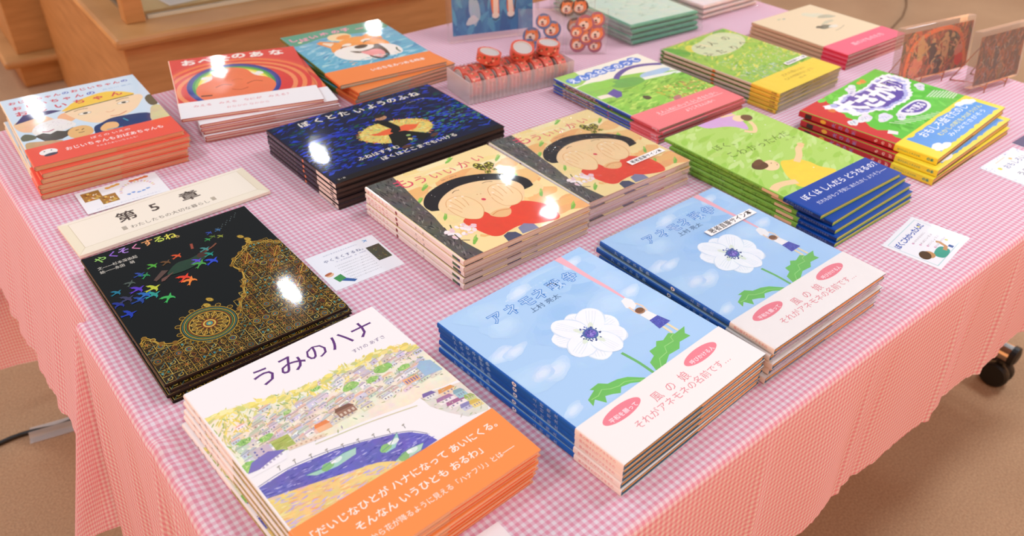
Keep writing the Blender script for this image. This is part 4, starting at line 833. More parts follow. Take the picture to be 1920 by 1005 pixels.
def spine_dog(c): c.dabs(80, (0.0, 0.15, 1, 0.85), (0.01, 0.03), (0.003, 0.006), ['#5a7030', '#7a8a3c', '#475a28'], (0, 6), 0.3, 3)

# --- purple bridge
def art_ang(c):
    c.poly([(0.012, 1), (0.012, 0.80), (0.1, 0.80), (0.2, 0.84), (0.24, 1)], '#9fcc54', 0.25)
    c.poly([(0.1, 0.79), (0.3, 0.77), (0.53, 0.755), (0.7, 0.72), (0.85, 0.66), (1, 0.60), (1, 0.25), (0.012, 0.25), (0.012, 0.78)], '#8cc850', 0.35)
    c.ell(0.80, 0.66, 0.17, 0.055, '#a9c8e0', 0, 0.2, 24, 0.15); c.poly(spline([(0.56, 0.62), (0.7, 0.60), (0.85, 0.58), (1, 0.555), (1, 0.59), (0.85, 0.62), (0.6, 0.65)], 4, True), '#e9efe0', 0.1)
    c.dabs(200, (0.02, 0.25, 1, 0.58), (0.05, 0.13), (0.012, 0.035), ['#79b944', '#a2d45c', '#b9e06a', '#68a83c', '#93cc50'], (-0.3, 0.6), 0.25, 4)
    c.poly(spline([(0.3, 0.70), (0.45, 0.72), (0.6, 0.68), (0.6, 0.6), (0.42, 0.58), (0.3, 0.62)], 4, True), '#63ad52', 0.25); c.poly(spline([(0.03, 0.78), (0.2, 0.79), (0.32, 0.75), (0.35, 0.68), (0.2, 0.67), (0.05, 0.70)], 4, True), '#8ed04e', 0.2)
    c.dabs(150, (0.5, 0.25, 1, 0.45), (0.02, 0.05), (0.012, 0.022), ['#d8cf5c', '#c8b04a', '#e8e08a', '#7a9a3c', '#b98a5a', '#98b84a'], (0, 3), 0.3, 5); c.ell(0.56, 0.27, 0.05, 0.03, '#b87a78', 0.2, 0.3, 18, 0.2); c.ell(0.36, 0.39, 0.035, 0.04, '#4a4a3a', 0.2, 0.3, 18, 0.2)
    c.stroke(spline([(0.42, 0.735), (0.52, 0.79), (0.68, 0.83), (0.85, 0.81), (1, 0.75)], 6), 0.05, '#574f98', 0.15)
    c.stroke(spline([(0.03, 0.57), (0.10, 0.565), (0.15, 0.55)], 4), 0.06, '#f0e4d0', 0.1); c.poly([(0.145, 0.59), (0.26, 0.625), (0.27, 0.555), (0.21, 0.50), (0.15, 0.50)], '#5c529e', 0.15)
    P = [(0.10, 0.885), (0.21, 0.89), (0.315, 0.895), (0.42, 0.90), (0.53, 0.90), (0.64, 0.905), (0.75, 0.912), (0.86, 0.92)]
    for x, y in P: c.ell(x, y, 0.065, 0.06, '#3c78d0', 0, 0.05, 18, 0.08)
    c.chars('えんふねにのって', P, 0.095, '#f3f6fa', 0.03)
def band_ang(c):
    c.text('えんふねにのってふしぎなたびへ', 0.19, 0.62, 0.90, 0.05, '#fbdede', 0.006); c.stroke([(0.19, 0.56), (0.93, 0.56)], 0.005, '#fbdede'); c.text('ようこそえんふねへ', 0.42, 0.32, 0.76, 0.05, '#fbdede', 0.008)
def spine_ang(c):
    c.rect(0.10, 0.12, 0.42, 0.88, '#3b3450', 0.2); c.dabs(120, (0.10, 0.2, 0.42, 0.8), (0.006, 0.012), (0.003, 0.005), ['#d8c8b0', '#e8dcc8', '#b07a6a', '#c89a7a'], (0, 6), 0.1, 3); c.ell(0.55, 0.5, 0.006, 0.006, '#c85a6a')
def bspine_ang(c): c.text('ふね', 0.74, 0.3, 0.94, None, '#fbdede', 0.02)

# --- seven people
def art_yel(c):
    c.dabs(240, (0.012, 0.2, 1, 1), (0.06, 0.15), (0.014, 0.04), ['#8cc63f', '#a8d24e', '#c8da4a', '#7ab83c', '#d8de62', '#94cc5c'], (0.1, 1.0), 0.3, 3)
    c.poly(spline([(0.012, 1), (0.1, 0.97), (0.17, 0.88), (0.12, 0.80), (0.012, 0.82)], 4, True), '#4fae3c', 0.25); c.ell(0.86, 0.97, 0.12, 0.05, '#5cb446', 0.2, 0.3)
    c.ell(0.27, 0.87, 0.1, 0.08, '#d8da52', 0.4, 0.2, 20, 0.1); c.poly(spline([(0.2, 0.80), (0.3, 0.90), (0.5, 0.93), (0.7, 0.97), (0.88, 0.95), (0.97, 0.84), (0.87, 0.73), (0.66, 0.67), (0.45, 0.655), (0.26, 0.69)], 5, True), '#d3e0b4', 0.1)
    c.dabs(240, (0.1, 0.33, 1, 0.6), (0.012, 0.03), (0.008, 0.014), ['#e8ecd8', '#d8e8a0', '#f0e878', '#b8d8b0', '#e0c8b0', '#c8dcd8', '#9acb5a'], (0, 3.1), 0.2, 7)
    c.dabs(110, (0.05, 0.23, 0.6, 0.36), (0.02, 0.05), (0.008, 0.016), ['#8fb8a0', '#a8c8b0', '#6fae5c', '#c8dcd0'], (0, 3.1), 0.2, 8)
    c.chars('七人の', [(0.36, 0.862), (0.535, 0.855), (0.77, 0.862)], 0.11, '#43502c', 0.004); c.chars('ふたりへ', [(0.266, 0.735), (0.43, 0.712), (0.623, 0.70), (0.80, 0.72)], 0.11, '#43502c', 0.004)
def band_yel(c): c.text('だれも知らない', 0.36, 0.68, 0.72, 0.05, '#a88a24', 0.004); c.text('七人の物語がはじまる…', 0.30, 0.46, 0.80, 0.042, '#a88a24', 0.004); c.text('絵本', 0.45, 0.28, 0.56, 0.035, '#b89a34')
def spine_yel(c): c.ell(0.47, 0.5, 0.014, 0.012, '#e07a3c', 0, 0.2); vspine(c, '七人のふたりへ', 0.12, 0.36, 0.014, '#a89884'); c.rect(0, 0.12, 0.03, 0.88, '#3f8a3c')
def bspine_yel(c): c.text('の絵', 0.72, 0.28, 0.90, None, '#6a4a14', 0.03)

# --- tan book
def art_tan(c):
    c.ell(0.72, 0.80, 0.11, 0.07, '#d8d2b8', -0.5, 0.15, 24, 0.3); c.ell(0.80, 0.70, 0.10, 0.05, '#b9b49a', -0.4, 0.3, 24, 0.3); c.ell(0.52, 0.53, 0.09, 0.05, '#7d786a', -0.2, 0.4, 24, 0.3); c.ell(0.60, 0.50, 0.06, 0.035, '#e2dcc8', 0.1, 0.2, 18, 0.3)
    c.ell(0.45, 0.56, 0.04, 0.03, '#5d5a50', 0.2, 0.4, 18, 0.3); c.ell(0.66, 0.60, 0.10, 0.03, '#c9c0a4', 0.1, 0.3, 18, 0.3); c.stroke(spline([(0.5, 0.42), (0.6, 0.43), (0.72, 0.46)], 4), 0.006, '#9a9078')
    c.ell(0.30, 0.90, 0.03, 0.012, '#b8ba98'); c.ell(0.36, 0.885, 0.024, 0.010, '#8fa39c')
def band_tan(c): c.text('森のけものたち', 0.28, 0.42, 0.80, 0.07, '#fbc8cc', 0.01)

# --- boy on the grass
def art_boy(c):
    c.dabs(170, (0.012, 0.2, 1, 1), (0.08, 0.2), (0.03, 0.06), ['#b4d873', '#a6d25e', '#c2e08a', '#9ccc54', '#b9dc7c'], (0, 0.9), 0.15, 3)
    c.poly(spline([(0.38, 1.0), (0.42, 0.94), (0.55, 0.90), (0.62, 0.86), (0.66, 0.80), (0.72, 0.84), (0.76, 0.90), (0.80, 0.98), (0.8, 1.0)], 4), '#d2a8d8', 0.2)
    c.stroke(spline([(0.62, 0.80), (0.67, 0.76), (0.75, 0.80), (0.80, 0.86)], 4), 0.035, '#f1cfa0', 0.1); c.ell(0.77, 0.925, 0.062, 0.05, '#f4d6aa', 0.4, 0.1); c.ell(0.835, 0.905, 0.06, 0.05, '#6b503c', 0.4, 0.3, 20, 0.1); c.stroke(spline([(0.66, 1.0), (0.74, 0.985), (0.8, 0.975)], 4), 0.03, '#f1cfa0', 0.1)
    for P in ([(0.42, 0.45), (0.50, 0.435), (0.56, 0.42), (0.60, 0.36), (0.60, 0.30), (0.64, 0.215), (0.3, 0.205), (0.22, 0.235), (0.255, 0.30), (0.30, 0.36)],): c.poly(spline(P, 4, True), '#f3d24a', 0.22)
    c.stroke(spline([(0.52, 0.40), (0.63, 0.44), (0.715, 0.487), (0.775, 0.50)], 5), 0.05, '#f3cf9c', 0.1); c.ell(0.785, 0.508, 0.036, 0.028, '#f2c690', 0.3, 0.1, 16, 0.2)
    c.stroke(spline([(0.27, 0.27), (0.17, 0.295), (0.09, 0.30), (0.02, 0.285)], 5), 0.06, '#f3cf9c', 0.1)
    c.ell(0.315, 0.455, 0.085, 0.062, '#f5d3a4', 0.5, 0.1, 24, 0.04); c.ell(0.245, 0.49, 0.075, 0.058, '#5f4430', 0.3, 0.3, 22, 0.1); c.ell(0.27, 0.515, 0.06, 0.03, '#6b4c34', 0.3, 0.3, 18, 0.1)
    c.ell(0.345, 0.47, 0.006, 0.005, '#3a2a20'); c.ell(0.36, 0.44, 0.006, 0.005, '#3a2a20'); c.stroke(spline([(0.368, 0.462), (0.382, 0.455), (0.384, 0.445)], 3), 0.004, '#c0605a')
    c.chars('ぼく、', [(0.21, 0.752), (0.30, 0.748), (0.385, 0.742)], 0.085, '#4d6a28', -0.004); c.chars('こわかったんだ', [(0.215, 0.655), (0.32, 0.648), (0.43, 0.645), (0.535, 0.64), (0.635, 0.642), (0.735, 0.648), (0.83, 0.645)], 0.092, '#4d6a28', -0.004); c.text('作・絵', 0.75, 0.583, 0.87, 0.02, '#6a8a3c')
    for x, y in ((0.55, 0.31), (0.9, 0.4), (0.62, 0.75), (0.85, 0.78), (0.87, 0.55), (0.15, 0.6), (0.5, 0.56)): c.ell(x, y, 0.008, 0.006, '#e4f0d0')
def band_boy(c): c.text('ぼくは しんだら どうなるの？', 0.085, 0.60, 0.985, 0.068, '#f1f2f6', 0.015); c.text('だれもがもつ 不安に あたたかく よりそう――', 0.12, 0.31, 0.97, 0.042, '#dfe3ee', 0.004)
def spine_boy(c): c.dabs(80, (0.0, 0.15, 0.7, 0.85), (0.01, 0.03), (0.002, 0.005), ['#6aa030', '#90c04c', '#4f8424'], (0, 6), 0.3, 3); vspine(c, 'ぼくこわかったんだ', 0.12, 0.5, 0.014, '#5a8030'); c.rect(0.66, 0.12, 0.76, 0.88, '#efc898', 0.1)
def bspine_boy(c): c.text('ぼくはしんだらどうなるの', 0.08, 0.40, 0.8, None, '#7a94cc')

# --- green and red
def art_sho(c):
    c.poly([(0.012, 1), (0.30, 1), (0.235, 0.93), (0.22, 0.86), (0.17, 0.82), (0.16, 0.75), (0.13, 0.72), (0.125, 0.66), (0.16, 0.60), (0.11, 0.53), (0.1, 0.47), (0.14, 0.42), (0.09, 0.34), (0.1, 0.2), (0.012, 0.2)], '#cf2f38', 0.2)
    c.dabs(110, (0.2, 0.25, 1, 1), (0.05, 0.1), (0.02, 0.05), ['#54c038', '#62cc48', '#48b232', '#70d452'], (0, 3.1), 0.15, 5)
    bl = [(0.17, 0.91), (0.28, 0.885), (0.40, 0.915), (0.54, 0.88), (0.66, 0.875), (0.80, 0.90), (0.94, 0.885), (0.985, 0.80), (0.955, 0.70), (0.84, 0.64), (0.77, 0.585), (0.64, 0.555), (0.52, 0.57), (0.43, 0.565), (0.36, 0.63), (0.25, 0.66), (0.2, 0.75)]
    P = spline(bl, 4, True); m = (sum(p[0] for p in P)/len(P), sum(p[1] for p in P)/len(P))
    zig = lambda P, f, k: [(m[0]+(p[0]-m[0])*(f + (k if i % 2 else -k)), m[1]+(p[1]-m[1])*(f + (k if i % 2 else -k))) for i, p in enumerate(P)]
    c.poly(zig(P, 1.04, 0.03), '#f2f0f2', 0.05); c.poly(zig(P, 0.92, 0.025), '#b4b9e4', 0.2); c.poly(zig(P, 0.80, 0.02), '#5a50a8', 0.3)
    c.chars('大さか城', [(0.28, 0.79), (0.46, 0.745), (0.64, 0.745), (0.82, 0.775)], 0.19, '#f6f4f6', 0.06)
    for x, y, s in ((0.555, 0.94, 0.06), (0.50, 0.90, 0.05), (0.93, 0.60, 0.06), (0.20, 0.62, 0.07), (0.30, 0.53, 0.07), (0.40, 0.46, 0.06), (0.09, 0.64, 0.05)):
        c.ell(x, y, s, s*0.55, '#e3e2ea', 0.3, 0.3, 18, 0.35); c.dabs(10, (x-s*0.6, y-s*0.3, x+s*0.6, y+s*0.3), (0.01, 0.02), (0.004, 0.006), ['#7a80b0', '#a8a8c8'], (0, 3), 0.2, int(x*99))
    c.poly(spline([(0.42, 0.50), (0.55, 0.52), (0.70, 0.51), (0.73, 0.44), (0.66, 0.38), (0.52, 0.38), (0.44, 0.42)], 4, True), '#efedf2', 0.1); c.poly(spline([(0.45, 0.49), (0.56, 0.505), (0.68, 0.495), (0.70, 0.44), (0.64, 0.40), (0.53, 0.40)], 4, True), '#5a50a8', 0.3); c.text('絵で見る', 0.48, 0.425, 0.68, 0.06, '#f4f2f6', 0.04)
    for x0, y0, dx, n in ((0.80, 0.48, 0.02, 9), (0.25, 0.47, 0.04, 10)):
        for i in range(n): c.stroke([(x0 + i*dx, y0 - i*0.017), (x0 + i*dx + 0.055, y0 - i*0.017 - 0.09)] if dx > 0.03 else [(x0 + i*0.012, y0 - i*0.018), (x0 + i*0.012 + 0.14, y0 - i*0.018 + 0.012)], 0.007, '#dfe8d0')
    c.ell(0.724, 0.945, 0.035, 0.022, '#e08a3c', 0.2, 0.2, 16, 0.3); c.ell(0.68, 0.95, 0.025, 0.016, '#e8a04a', 0.2, 0.2, 16, 0.3); c.poly([(0.10, 0.40), (0.15, 0.42), (0.17, 0.36), (0.13, 0.34)], '#f0e6e4', 0.1); c.ell(0.15, 0.84, 0.03, 0.02, '#d87a44', 0, 0.3, 14, 0.3)
def band_sho(c):
    r = U(2); top = [(0.10 + 0.85*i/30, 0.90 + r.uniform(-0.03, 0.03)) for i in range(31)]; bot = [(0.95 - 0.85*i/30, 0.10 + r.uniform(-0.03, 0.03)) for i in range(31)]
    c.poly(top + bot, '#559be0', 0.2)
    for x, y in ((0.14, 0.2), (0.20, 0.16), (0.90, 0.84), (0.84, 0.88), (0.93, 0.75), (0.15, 0.3)): c.ell(x, y, 0.05, 0.022, '#eef2f4', 0, 0.1, 16, 0.2)
    c.text('おもしろ絵でたのしく', 0.21, 0.66, 0.90, 0.062, '#f2f6fa', 0.012); c.text('むかしの町を大ぼうけん', 0.30, 0.44, 0.92, 0.036, '#efe67a', 0.008); c.text('みんなでさがそう', 0.34, 0.26, 0.86, 0.036, '#eaf2fa', 0.008)
def spine_sho(c):
    c.rect(0.05, 0.12, 0.10, 0.88, '#3a2a22', 0.3); c.ell(0.19, 0.5, 0.022, 0.014, '#f0b83c', 0, 0.1); vspine(c, '大さか城', 0.27, 0.42, 0.032, '#8a86c8', 0.02); vspine(c, 'ものがたり', 0.58, 0.78, 0.026, '#f2d8c8', 0.02)
def bspine_sho(c): c.text('絵でたのしく大さか城', 0.08, 0.36, 0.62, None, '#6a9a5c', 0.02); c.text('の本', 0.76, 0.36, 0.92, None, '#3a8a7a', 0.05)

# ------------------------------------------------------------------ the setting
g = Geo(); g.face([(-7, -5, 0), (13, -5, 0), (13, 11, 0), (-7, 11, 0)])
tag(g.build('floor', M_CARPET), kind='structure')

# two folding tables on chromed T-feet with castors
def table(u0, u1, v0, v1, label):
    root = empty('folding_table', ((u0+u1)/2, (v0+v1)/2, 0)); tag(root, label, 'table', 'folding display tables')
    L, D = u1-u0, v1-v0
    g = Geo(); g.box((0, 0, TT-0.0165), (L, D, 0.028)); g.build('tabletop', M_BOARD, root, bevel=0.004)
    for sx in (-1, 1):
        x = sx*(L/2 - 0.028) if sx > 0 else -L/2 + 0.22
        g = Geo(); g.box((x, 0, 0.355), (0.035, 0.05, 0.53)); g.build('leg', M_CHROME, root, bevel=0.004)
        f = Geo(); f.tube([(x, -D/2 + 0.035, 0.092), (x, D/2 - 0.035, 0.092)], 0.022, 20); fo = f.build('foot', M_CHROME, root, smooth=False)
        for sy in (-1, 1):
            e = Geo(); y = sy*(D/2 - 0.035)
            e.lathe([(0.0245, 0), (0.0245, 0.012), (0.015, 0.016)], 20, m=Matrix.Translation((x, y - sy*0.006, 0.092)) @ Matrix.Rotation(-sy*math.pi/2, 4, 'X')); e.build('end_cap', M_RUBBER, fo)
            w = Geo(); yy = y - sy*0.018
            for q in (-1, 1):
                w.lathe([(0.006, -0.011), (0.027, -0.011), (0.0315, -0.007), (0.0325, 0), (0.0315, 0.007), (0.027, 0.011), (0.006, 0.011)], 24, m=Matrix.Translation((x + q*0.013, yy, 0.0325)) @ Matrix.Rotation(math.pi/2, 4, 'Y'))
            w.lathe([(0.012, 0.03), (0.014, 0.055), (0.008, 0.07), (0.008, 0.075)], 14, m=Matrix.Translation((x, yy, 0)))
            w.build('castor', M_RUBBER, root, smooth=False)
    return root
table(0.108, 1.824, 0.305, 0.905, 'front folding table under pink gingham, castor showing below the hem')
table(0.115, 1.824, 0.918, 1.53, 'rear folding table under pink gingham, nearer the wooden display case')

def wrinkle(u, v, amp):
    if not amp: return 0.0
    w = 0.0
    for vc, wd, a, lim in ((0.73, 0.012, 0.0035, 0.116), (0.697, 0.007, 0.004, 0.22), (0.655, 0.014, 0.013, 0.120), (0.622, 0.010, 0.010, 0.120), (0.585, 0.018, 0.010, 0.120), (0.50, 0.02, 0.003, 0.120), (0.83, 0.02, 0.0025, 0.116)):
        w += a*math.exp(-((v - vc - 0.15*(u-0.1))/wd)**2)*max(0.0, min(1.0, (lim-u)/0.03))
    return w*amp

CREASE = {0: ((0.30, 0.006, 0.004), (0.43, 0.004, 0.005), (0.455, 0.004, -0.003), (0.565, 0.004, 0.005), (0.60, 0.006, -0.004), (0.66, 0.004, 0.006), (0.70, 0.006, 0.004), (0.765, 0.005, 0.006), (0.80, 0.006, -0.004), (0.86, 0.005, 0.005)),
          3: ((0.42, 0.014, 0.006), (0.50, 0.012, 0.008), (0.57, 0.016, -0.005), (0.66, 0.014, 0.007), (0.78, 0.02, 0.005))}
def cloth(name, label, u0, u1, v0, v1, z0, drop, flare, splay, amp=0.0, seed=0, back=True):
    """drop = hem depth front, right, back, left; flare[corner] = (angle of the fold, how far it swings out)"""
    g = Geo(); g.uv = []; rnd = random.Random(seed); e = 0.010
    def V(p, uvp): g.v.append(p); g.uv.append(uvp); return len(g.v)-1
    U0, U1, V0, V1 = u0+e, u1-e, v0+e, v1-e
    def axis(a, b, n, fine):
        P = [a + (b-a)*i/n for i in range(n+1)]
        if fine: P = sorted(set([a + 0.006*i for i in range(34)] + [p for p in P if p > a + 0.204]))
        return P
    X = axis(U0, U1, 60, amp); Y = [V0 + (V1-V0)*i/90 for i in range(91)]
    idx = [[V((x, y, z0 + wrinkle(x, y, amp)), (x, y)) for x in X] for y in Y]
    for j in range(len(Y)-1):
        for i in range(len(X)-1): g.f.append((idx[j][i], idx[j][i+1], idx[j+1][i+1], idx[j+1][i])); g.c.append((1, 1, 1, 0))
    S = [0, 0.25, 0.5, 0.75, 1.0]
    ring = []          # (base point, outward angle, hem depth, splay, (fabric point), on a corner)
    sides = (('x', U0, U1, V0, -math.pi/2, 0), ('y', V0, V1, U1, 0.0, 1), ('x', U1, U0, V1, math.pi/2, 2), ('y', V1, V0, U0, math.pi, 3))
    for kind, a, b, c0, ang, k in sides:
        n = 280 if kind == 'x' else 110
        for i in range(n+1):
            t = a + (b-a)*i/n; p = (t, c0) if kind == 'x' else (c0, t)
            ring.append((p, ang, drop[k], splay[k], False, i/n, k, ang))
        ca = {0: (U1, V0), 1: (U1, V1), 2: (U0, V1), 3: (U0, V0)}[k]
        for i in range(1, 16):
            fa = ang + math.pi/2*i/16; th = fa; k2 = (k+1) % 4
            d1 = drop[k]/max(abs(math.cos(th-ang)), 1e-3); d2 = drop[k2]/max(abs(math.sin(th-ang)), 1e-3)
            f = flare.get(k, (45, 0.12)); sa = ang + math.pi/2*(i/16)**(f[2] if len(f) > 2 else 1.0); bump = math.exp(-((math.degrees(th-ang) - f[0])/22)**2)
            ring.append((ca, sa, min(d1, d2), (splay[k]*(1-i/16) + splay[k2]*i/16) + f[1]*bump, True, i/16, k, fa))
    rows = 26; cols = []
    for (p, th, dr, spl, corner, t, k, fa) in ring:
        hem = dr + rnd.uniform(-0.0026, 0.0026) + 0.003*math.sin(17*t + k); col = []; q = math.pi/2*e
        for j in range(rows+1):
            s = hem*j/rows if j > 4 else q*j/4
            s = max(s, q*min(j, 4)/4)
            if s <= q + 1e-9: a = s/e; off, zz = e*math.sin(a), -e*(1-math.cos(a))
            else:
                d = s - q; m = d/0.27
                fold = (0.55 if amp else 0.38)*(0.0055*math.sin(t*38 + k*2) + 0.004*math.sin(t*67 + 1.3*k + 0.8) + 0.003*math.sin(t*23))*min(1, m*1.6)*(0.3 if corner else 1)
                if amp and not corner: fold += min(1, m*2.2)*sum(h*math.exp(-((t - tc)/wd)**2) for tc, wd, h in (CREASE[k] if k in CREASE else ()))
                off, zz = e + spl*d + fold, -e - d*math.sqrt(max(0.05, 1 - spl*spl))
            x, y = p[0] + off*math.cos(th), p[1] + off*math.sin(th)
            col.append(V((x, y, z0 + zz + wrinkle(p[0], p[1], amp)*max(0, 1 - s/0.12)), (p[0] + s*math.cos(fa), p[1] + s*math.sin(fa))))
        cols.append(col)
    n = len(cols)
    for i in range(n):
        if not back and ring[i][6] == 2 and not ring[i][4]: continue
        if not back and ring[i][6] == 1 and ring[i][4]: continue
        i2 = (i+1) % n
        for j in range(rows): g.f.append((cols[i][j], cols[i2][j], cols[i2][j+1], cols[i][j+1])); g.c.append((1, 1, 1, 0))
    o = g.build(name, M_CLOTH, smooth=True)
    return tag(o, label, 'tablecloth', 'pink gingham tablecloths')
cloth('tablecloth', 'pink gingham cloth over the rear table, its corner fold showing at the far left', 0.100, 1.838, 0.908, 1.545, TT, (0.012, 0.27, 0.53, 0.27), {2: (27, 0.24, 0.3)}, (0, 0.06, 0.02, 0.20), seed=3)
cloth('tablecloth', 'pink gingham cloth over the front table, with gathers along its left edge', 0.086, 1.838, 0.288, 0.925, TT + 0.0016, (0.272, 0.27, 0.20, 0.36), {2: (61, 0.20, 0.34)}, (0.05, 0.06, 0, 0.09), 1.0, 5, back=False)

# display case of beech with a glazed top
CR = -0.05
def wood_box(name, parent, c, d, bevel=0.004): g = Geo(); g.box(c, d); return g.build(name, M_WOOD, parent, bevel=bevel)
case = empty('display_case', (0.507, 2.17, 0), (0, 0, CR)); tag(case, 'large beech display case with glazed top behind the book table', 'cabinet')
H0 = TT - 0.10
wood_box('body', case, (0.022 + 0.9, 0.012 + 0.64, (H0-0.03)/2), (1.8, 1.28, H0-0.03))
g = Geo(); g.box((0.93, 0.65, H0-0.015), (1.86, 1.33, 0.03)); g.build('ledge', M_WOOD, case, bevel=0.011)
for x, y in ((0.085, 0.115), (1.78, 0.115), (0.085, 1.2), (1.78, 1.2)): wood_box('post', case, (x, y, H0 + 0.3), (0.05, 0.05, 0.6), 0.003)
g = Geo(); g.box((0.93, 0.66, H0 + 0.004), (1.62, 1.02, 0.008), '#e8d3a4'); g.build('case_bed', mat_plain('case_lining', '#dcc693', 0.8), case)
g = Geo(); g.box((0.93, 0.115, H0 + 0.28), (1.64, 0.006, 0.55)); g.build('glass_pane', M_GLASS, case)
g = Geo(); g.box((0.085, 0.66, H0 + 0.28), (0.006, 1.03, 0.55)); g.build('glass_pane', M_GLASS, case)
g = Geo(); g.box((0.085, 0.66, H0 + 0.004), (0.012, 1.02, 0.010)); g.build('pane_channel', mat_plain('grey_channel', '#6f6a5c', 0.4), case)
g = Geo(); g.box((0.93, 0.115, H0 + 0.004), (1.62, 0.012, 0.010)); g.build('pane_channel', mat_plain('pale_channel', '#c9c5ae', 0.4), case)
g = Geo(); g.box((0, 0, 0), (0.085, 0.13, 0.0006), '#eef0f2'); cvp = Canvas(g, 0.085, 0.13, lambda X, Y, z: (X-0.0425, Y-0.065, 0.0003+z))
cvp.rect(0.1, 0.1, 0.9, 0.9, '#dfe3e8'); 
tag(g.build('paper_card', M_MATTE, loc=(0.745, 2.385, H0 + 0.0095), rot=(0, 0, 0.1)), 'white paper card lying on the cream bed inside the display case', 'card')

shelf = empty('plinth_cabinet', (0.432, 3.48, 0), (0, 0, CR)); tag(shelf, 'narrow beech cabinet on a ledged plinth beyond the display case', 'cabinet')
wood_box('plinth', shelf, (0.03 + 0.4, 0.02 + 0.3, 0.045), (0.8, 0.6, 0.09))
g = Geo(); g.box((0.41, 0.31, 0.105), (0.86, 0.66, 0.03)); g.build('ledge', M_WOOD, shelf, bevel=0.011)
wood_box('body', shelf, (0.04 + 0.4, 0.05 + 0.28, 0.12 + 0.45), (0.8, 0.56, 0.9))

# floor cable, tape, cord
def tubething(name, path, r, mat, label, cat):
    g = Geo(); g.tube(spline3(path), r, 10); return tag(g.build(name, mat, smooth=True), label, cat)
def spline3(P, n=8):
    a = spline([(p[0], p[1]) for p in P], n); b = spline([(p[2], 0) for p in P], n); return [(q[0], q[1], z[0]) for q, z in zip(a, b)]
tubething('power_cable', [(-0.9, 1.35, 0.005), (-0.35, 1.50, 0.005), (-0.06, 1.566, 0.005), (0.06, 1.542, 0.005), (0.14, 1.56, 0.005), (0.22, 1.62, 0.005), (0.26, 1.75, 0.005)], 0.005, M_CABLE, 'black power cable taped to the brown carpet', 'cable')
g = Geo(); n = 14
for i in range(n):
    a0, a1 = -0.045 + 0.09*i/n, -0.045 + 0.09*(i+1)/n; zf = lambda a: 0.0012 + 0.0105*math.exp(-(a/0.009)**2)
    for x0, x1 in ((-0.06, 0.06),): g.face([(x0, a0*0.55, zf(a0)), (x1, a0*0.55, zf(a0)), (x1, a1*0.55, zf(a1)), (x0, a1*0.55, zf(a1))])
tag(g.build('floor_tape', M_TAPE, loc=(0.055, 1.541, 0.0), rot=(0, 0, -0.22)), 'strip of clear tape holding the black cable to the carpet', 'tape')
tubething('thin_cord', [(4.9, 2.35, 0.003), (4.42, 2.03, 0.003), (4.2, 1.92, 0.003), (4.06, 1.87, 0.003), (3.6, 1.75, 0.003), (3.2, 1.72, 0.003)], 0.0035, M_CABLE, 'thin dark cord lying across the carpet beyond the table end', 'cord')

# ------------------------------------------------------------------ the stacks of picture books
MT = lambda a, b, c: (a, b, c)
t = book_t(0.0445, 5, True)
stack(dict(w=0.2285, h=0.2904, t=t, mat=M_MATTE, front_col='#f3eeec', spine_col='#f1ebe8', back_col='#efe6dc', edge_col='#dfa888', page_col='#ecc4a4', front=art_umi, spine=spine_umi,
      band=dict(top=0.25, col='#f6914a', spine_col='#eeb98e', flap_col='#ee7a48', front=band_umi)), (0.253, 0.5309, 0.0354), 5,
      'white harbour town picture book with orange band', 'of its stack at the front edge', 'harbour town picture books', [(0, 0, 0), (-0.001, 0.001, 0.004), (-0.003, -0.001, 0.008), (-0.004, 0.001, 0.01), (-0.008, 0.0, 0.012)])
t = book_t(0.0238, 4, False)
stack(dict(w=0.2243, h=0.2949, t=t, mat=M_MIRROR, front_col='#0c110f', spine_col='#17130d', back_col='#14120e', edge_col='#2a1f1a', page_col='#3a2c24', front=art_yaku, spine=spine_yaku), (0.2404, 0.8685, -0.002), 4,
      'black picture book with coloured birds and gold lace', 'of its stack', 'black bird picture books', [(0, 0, 0), (0.002, -0.004, 0.003), (-0.001, -0.005, -0.004), (0.001, -0.009, 0.004)])
t = book_t(0.0476, 5, True)
ane = dict(w=0.2374, h=0.2811, t=t, mat=M_MATTE, front_col='#abcef0', spine_col='#0560c0', back_col='#4a9a3c', edge_col='#3a6a8a', page_col='#e6b25c', front=art_anemone, spine=spine_anemone,
      band=dict(top=0.224, col='#f4ece7', spine_col='#f2ebe7', flap_col='#f0c0a0', front=band_anemone, spine=bspine_anemone))
stack(ane, (0.5298, 0.4722, 0.06), 5, 'nearer blue anemone picture book without film', 'of the nearer blue stack', 'anemone picture books', [(0, 0, 0), (0.0018, 0.0002, -0.005), (0.003, 0.0, -0.008), (0.0018, 0.0004, -0.006), (0.001, -0.0004, 0.002)])
t = book_t(0.0522, 5, True, True)
stack(dict(ane, page_col='#eeae4c', w=0.2332, h=0.2737, t=t, wrap=True, sticker=(0.745, 0.715, 0.098, 0.0125, -0.005)), (0.7832, 0.4727, 0.0063), 5, 'farther blue anemone picture book in clear film', 'of the farther blue stack', 'wrapped anemone picture books',
      [(0, 0, 0), (-0.002, 0.003, 0.004), (-0.001, -0.002, 0.006), (0.001, 0.001, 0.003), (-0.004, -0.001, -0.003)])
t = book_t(0.0476, 5, False)
mou = dict(w=0.2237, h=0.2362, t=t, mat=M_GLOSS, front_col='#f8dfa0', spine_col='#f0e9e6', back_col='#e6c4a4', edge_col='#d4b8a4', page_col='#eee2da', front=art_mou, spine=spine_mou)
stack(mou, (0.6105, 0.8036, 0.007), 5, 'nearer yellow book of child in red without film', 'of the nearer yellow stack', 'hide and seek picture books', seed=4)
t = book_t(0.0435, 4, False, True)
